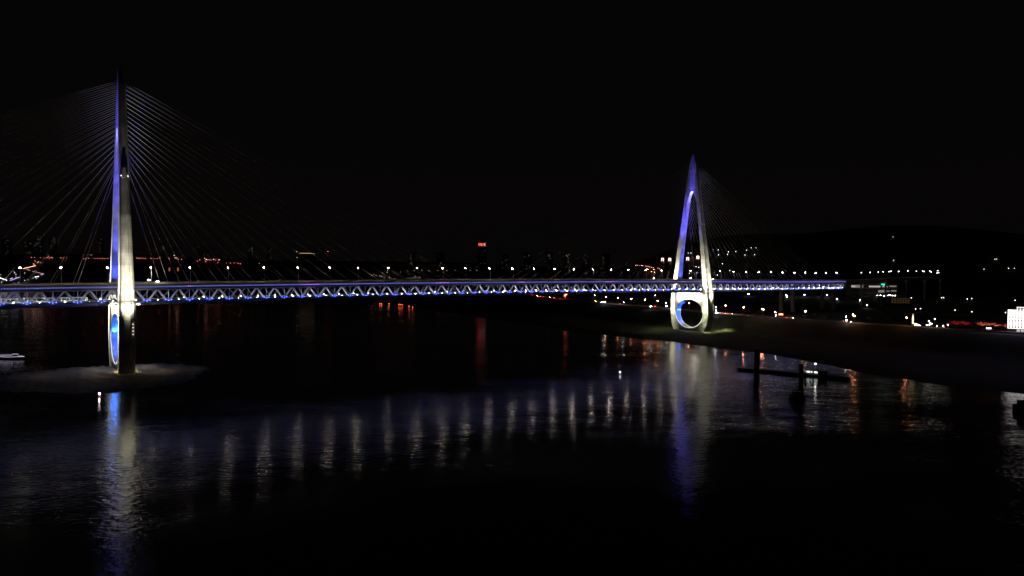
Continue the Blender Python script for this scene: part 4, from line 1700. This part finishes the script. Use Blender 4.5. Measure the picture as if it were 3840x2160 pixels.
# red lit emblem on a post (left of the far pylon) and the white ground sign on the right
h_ = hit(2120, 1121, 0)
P = h_[0]
o = empty("lit_emblem", tuple(P))
mb = MB()
mb.tube((0, 0, -.3), (0, 0, 4.5), .35, .3, 8)
mb.build("post", emit("emblem_red_dim", (1.0, .05, .03), .5), o)
mb = MB()
for a, b in (((-2.6, 6.2), (-.2, 8.0)), ((-2.4, 9.4), (3.4, 10.6)), ((-.4, 4.5), (.4, 10.0)), ((1.0, 8.6), (3.6, 9.6))):
    mb.bar((a[0], 0, a[1]), (b[0], 0, b[1]), .8, 1.3, up=(0, 1, 0))
mb.build("emblem", emit("emblem_red", (1.0, .10, .07), 16), o)
tag(o, "glowing red branching emblem on a post by the bank road below midspan", "sign")
h_ = hit(3708, 1236, 0)
P = h_[0]
o = empty("ground_sign", tuple(P))
mb = MB()
mb.box(-2.6, 2.6, 0, .4, .5, 1.9)
mb.build("panel", emit("ground_sign_white", (1.0, .95, .92), 4), o)
mb = MB()
for x in (-2, 2):
    mb.box(x - .15, x + .15, .05, .35, -.3, .5)
mb.build("post", "pole_metal", o)
tag(o, "low white lit sign in front of the red-lit trees", "sign")


# ---------------------------------------------------------------- trees
def tree(px, py, h, crown_r, lights, label, group, mat=None, seed=0, nl=420, name="tree", lamp=None):
    h_ = hit(px, py, 0)
    P = h_[0]
    rng = random.Random(seed + int(px))
    o = empty(name, tuple(P), rng.uniform(0, 6))
    mb = MB()
    mb.tube((0, 0, -.3), (.1, .1, h * .42), .24, .16, 7)
    tips = []
    for k in range(6):
        t = k * 1.05 + rng.uniform(-.3, .3)
        e = (cos(t) * crown_r * .55, sin(t) * crown_r * .55, h * rng.uniform(.58, .86))
        mb.tube((.1, .1, h * .38), e, .11, .04, 5)
        tips.append(e)
    mb.build("trunk", "bark", o)
    mb = MB()
    pts = []
    for k in range(nl):
        c = rng.choice(tips)
        v = Vector((rng.gauss(0, 1), rng.gauss(0, 1), rng.gauss(0, .8)))
        p = Vector(c) + v * crown_r * .26
        pts.append(p)
        a = Vector((rng.uniform(-1, 1), rng.uniform(-1, 1), rng.uniform(-1, 1))).normalized()
        b = a.cross(Vector((rng.uniform(-1, 1), rng.uniform(-1, 1), rng.uniform(-1, 1)))).normalized()
        s_ = rng.uniform(.22, .5)
        mb.add([p - a * s_, p + b * s_ * .6, p + a * s_, p - b * s_ * .6], [(0, 1, 2, 3)])
    mb.build("crown", "leaf", o)
    if lights:
        for mt, cnt, rad in lights:
            mb = MB()
            for k in range(cnt):
                mb.ball(rng.choice(pts), rad, 1)
            mb.build("fairy_lights", mt, o)
    if lamp:
        m2 = MB()
        m2.ball((0, -crown_r * .9, .5), .25, 1)
        m2.build("uplight", lamp, o)
    tag(o, label, "tree", group)
    return o


FR = emit("fairy_red", (1.0, .02, .04), 3.2)
FO = emit("fairy_orange", (1.0, .22, .08), 7)
reds = [(3568, 1227, 1), (3586, 1227, 1), (3604, 1228, 1), (3622, 1229, 1), (3641, 1230, 0), (3671, 1231, 2), (3688, 1232, 2), (3706, 1233, 2), (3724, 1234, 2), (3742, 1236, 2), (3764, 1238, 1), (3778, 1240, 2)]
for i, (px, py, k) in enumerate(reds):
    li = [(FR, (16, 34, 26)[k], .12)] + ([(FO, 20, .15)] if k == 2 else [(FO, 3, .12)])
    tree(px, py, 6.4 + .5 * (i % 3), 3.0, li, f"small tree wound with glowing red lights on the right quay, {nth(i + 1)} from the left", "red-lit trees on the right quay", seed=i)
YG = emit("tree_uplight", (1.0, .85, .3), 60)
for i, (px, lb) in enumerate(((2228, "left"), (2238, "right"))):
    tree(px, 1131, 9, 3.6, None, f"yellow-lit tree by the bank road below the bridge, the {lb} one of two", "yellow-lit trees by the bank road", seed=90 + i, lamp=YG)
# dark trees scattered along the road
for i, (px, py) in enumerate(((2330, 1146), (2375, 1150), (2520, 1156), (2790, 1181), (2850, 1186), (3020, 1197), (3060, 1200), (3110, 1204), (3260, 1213), (3330, 1217), (3650, 1234))):
    tree(px, py, 8.5, 3.4, None, f"dark roadside tree on the far bank, {nth(i + 1)} from the left", "dark roadside trees on the far bank", seed=200 + i)

# parked cars beside the bank road right of the far pylon
pk = [(2691 + i * 8.6, 1170.5 + i * .82) for i in range(20)]
for i, (px, py) in enumerate(pk):
    h_ = hit(px, py + 2.5, .5)
    P = h_[0]
    put_car(("white", "white", "grey", "white", "red")[i % 5], (P.x, P.y, P.z), radians(-70 + (i * 37) % 12) + (pi if i % 3 else 0), f"car parked on the bank right of the far pylon, {nth(i + 1)} from the left", "cars parked on the bank right of the far pylon")
for i, (px, py) in enumerate(((1992, 1110), (2014, 1113), (2040, 1116), (2060, 1118), (2100, 1123), (2250, 1136), (2330, 1142), (2440, 1152), (2955, 1196), (2975, 1198), (3155, 1211), (3183, 1213), (3515, 1231))):
    j = int(np.argmin([abs(p[0] / p[1] - ray(px, py).x / ray(px, py).y) for p in road_pts]))
    p = road_pts[j]
    t_ = road_pts[min(j + 1, len(road_pts) - 1)] - road_pts[max(j - 1, 0)]
    put_car(("white", "grey", "red")[i % 3], (p[0], p[1], max(20, gz(p[0], p[1])) + .5), atan2(t_[1], t_[0]) + (pi if i % 2 else 0), f"car on the bank road below the bridge, {nth(i + 1)} from the left", "cars on the bank road")

# ---------------------------------------------------------------- on the water
def barge():
    A, B_ = at(2768, 1386, 566), at(3190, 1424, 520)
    c = (A + B_) / 2
    d = (B_ - A)
    o = empty("pontoon_barge", (c.x, c.y, 0), atan2(d.y, d.x))
    tag(o, "long dark pontoon barge with a lit cabin moored off the right bank", "barge")
    L = d.to_2d().length
    mb = MB()
    mb.add([(-L / 2 + 4, -4, -.8), (L / 2 - 2, -4, -.8), (L / 2 - 2, 4, -.8), (-L / 2 + 4, 4, -.8), (-L / 2, -5, 1.6), (L / 2, -5, 1.6), (L / 2, 5, 1.6), (-L / 2, 5, 1.6)],
           [(0, 3, 2, 1), (4, 5, 6, 7), (0, 1, 5, 4), (1, 2, 6, 5), (2, 3, 7, 6), (3, 0, 4, 7)])
    mb.build("hull", "hull_paint", o)
    x0 = L * .12
    mb = MB()
    mb.box(x0, x0 + 16, -2.6, 3, 1.6, 4.6)
    mb.box(x0 - .4, x0 + 16.4, -3.2, 3.4, 4.6, 4.85)
    mb.build("cabin", "timber", o)
    for q, (xa, xb) in enumerate(((1.2, 3.6), (4.4, 5.2), (6.6, 9.0))):
        mb = MB()
        mb.box(x0 + xa, x0 + xb, -2.68, -2.58, 2.6, 3.9)
        mb.build("window", emit(f"cabin_window_{q}", (.9, 1.0, .95), 1.5), o)
    mb = MB()
    mb.tube((x0 + 7, 0, 4.85), (x0 + 7, 0, 9.5), .12, .08, 6)
    mb.build("mast", "pole_metal", o)
    mb = MB()
    mb.ball((x0 + 7, 0, 9.6), .35, 1)
    mb.build("mast_light", LAMP_WHITE, o)
    mb = MB()
    for h in (.5, 1.0):
        mb.bar((-L / 2 + .3, -4.8, 1.6 + h), (x0 - 1, -4.8, 1.6 + h), .07, .07)
    k = -L / 2 + .3
    while k < x0:
        mb.box(k - .05, k + .05, -4.85, -4.75, 1.6, 2.65)
        k += 2.5
    mb.build("railing", "rail_metal", o)


barge()
for px, py, Z, h, r, lb in ((2838, 1403, 541, 20, 2.2, "taller"), (3003, 1448, 482, 16, 1.7, "shorter")):
    P = at(px, py, Z)
    o = empty("mooring_pile", (P.x, P.y, 0))
    mb = MB()
    mb.tube((0, 0, -3), (0, 0, h), r, r * .96, 16)
    mb.build("shaft", "hull_paint", o)
    mb = MB()
    mb.tube((0, 0, h), (0, 0, h + .5), r * 1.15, r * 1.15, 16)
    mb.build("cap", "steel_dark", o)
    tag(o, f"{lb} thick dark mooring pile standing in the water beside the barge", "pile", "mooring piles by the barge")
for px, py, sx_, h, lb in ((2988, 1492, 8.5, 4.0, "small dark floating box in front of the shorter mooring pile"), (3838, 1536, 10, 5.5, "dark mooring float in the bright reflection at the right edge")):
    d = ray(px, py)
    t = -CAM_Z / d.z
    P = CAM + d * t
    o = empty("mooring_float", (P.x, P.y, 0), .1)
    mb = MB()
    mb.box(-sx_ / 2, sx_ / 2, -2.5, 2.5, -.5, h * .55)
    mb.build("hull", "hull_paint", o)
    mb = MB()
    mb.box(-sx_ * .3, sx_ * .4, -1.6, 1.6, h * .55, h)
    mb.build("deckhouse", "timber", o)
    tag(o, lb, "float", "dark mooring floats")

for px, py, lb in ((373, 1475, "navigation buoy with a white lamp in front of the sand island"), (2325, 1394, "lone navigation buoy with a white lamp out in the dark channel")):
    d = ray(px, py)
    t = -(CAM_Z - 1.9) / d.z
    P = CAM + d * t
    o = empty("buoy", (P.x, P.y, 0))
    mb = MB()
    mb.tube((0, 0, -.4), (0, 0, .5), .9, .8, 12)
    mb.tube((0, 0, .5), (0, 0, 1.4), .35, .12, 8)
    mb.build("float", "car_red", o)
    mb = MB()
    mb.ball((0, 0, 1.75), .36 if px < 1000 else .2, 1)
    mb.build("lamp", LAMP_WHITE, o)
    tag(o, lb, "buoy", "navigation buoys")

# cruise boat at the left edge
A = at(93, 1331, 584)
o = empty("cruise_boat", (A.x, A.y, 0), radians(176))
tag(o, "long low cruise boat outlined in pale violet light strips at the left edge", "boat")
L = 48.0
mb = MB()
secs = [(0, .2), (4, 1.8), (9, 3.4), (16, 4.2), (L - 6, 4.2), (L, 3.4)]
vs, fs = [], []
for x, w in secs:
    vs += [(x, -w, 1.9), (x, -w * .7, -.5), (x, w * .7, -.5), (x, w, 1.9)]
for i in range(len(secs) - 1):
    for j in range(4):
        a, b = i * 4 + j, i * 4 + (j + 1) % 4
        fs.append((a, b, b + 4, a + 4))
fs += [(0, 1, 2, 3), (20, 23, 22, 21)]
mb.add(vs, fs)
mb.build("hull", "hull_paint", o)
mb = MB()
mb.box(9, L - 4, -3.4, 3.4, 1.92, 3.4)
mb.box(14, L - 7, -3.0, 3.0, 3.4, 4.6)
mb.build("cabin", "dark_paint", o)
STR = emit("boat_strip", (.82, .72, 1.0), .9, light=False)
for dz, x0, x1, yy in ((2.05, 1.0, L, 4.35), (3.5, 8.5, L - 3.5, 3.6)):
    for sy in (-1, 1):
        mb = MB()
        n = 20
        for q in range(n):
            xa, xb = x0 + (x1 - x0) * q / n, x0 + (x1 - x0) * (q + 1) / n

            def ww(x):
                return min(yy, float(np.interp(x, [p for p, _ in secs], [w + .12 for _, w in secs])))
            mb.bar((xa, sy * ww(xa), dz + .12 * sin(q)), (xb, sy * ww(xb), dz + .12 * sin(q + 1)), .2, .26)
        mb.build("light_strip", STR, o)

for k_, c_ in cars.items():
    if cfirst[k_]:
        for ch in list(c_.children):
            bpy.data.objects.remove(ch)
        bpy.data.objects.remove(c_)

# ---------------------------------------------------------------- night sky
w = bpy.data.worlds.new("World")
sc.world = w
w.use_nodes = True
nt = w.node_tree
bg = nt.nodes["Background"]
tc = node(nt, "ShaderNodeTexCoord")
sep = node(nt, "ShaderNodeSeparateXYZ")
nt.links.new(tc.outputs["Generated"], sep.inputs[0])
rp = node(nt, "ShaderNodeValToRGB")
els = rp.color_ramp.elements
els[0].position, els[0].color = 0.0, (.0018, .0015, .0014, 1)
els[1].position, els[1].color = 0.5, (.0014, .0014, .0015, 1)
e = els.new(.12)
e.color = (.0019, .0015, .0014, 1)
e = els.new(.25)
e.color = (.0015, .0014, .0014, 1)
nt.links.new(sep.outputs["Z"], rp.inputs[0])
nt.links.new(rp.outputs[0], bg.inputs["Color"])
bg.inputs["Strength"].default_value = 1.0

# ---------------------------------------------------------------- render settings
sc.view_settings.view_transform = 'Standard'
sc.view_settings.look = 'None'
sc.view_settings.exposure = 0.0
sc.view_settings.gamma = 1.0
cy = sc.cycles
cy.use_denoising = True
try:
    cy.denoiser = 'OPENIMAGEDENOISE'
    cy.denoising_input_passes = 'RGB_ALBEDO_NORMAL'
    cy.denoising_prefilter = 'ACCURATE'
except Exception as ex:
    print(ex)
cy.max_bounces = 4
cy.diffuse_bounces = 2
cy.glossy_bounces = 3
cy.transmission_bounces = 1
cy.sample_clamp_indirect = 6
cy.use_light_tree = True
cy.caustics_reflective = False
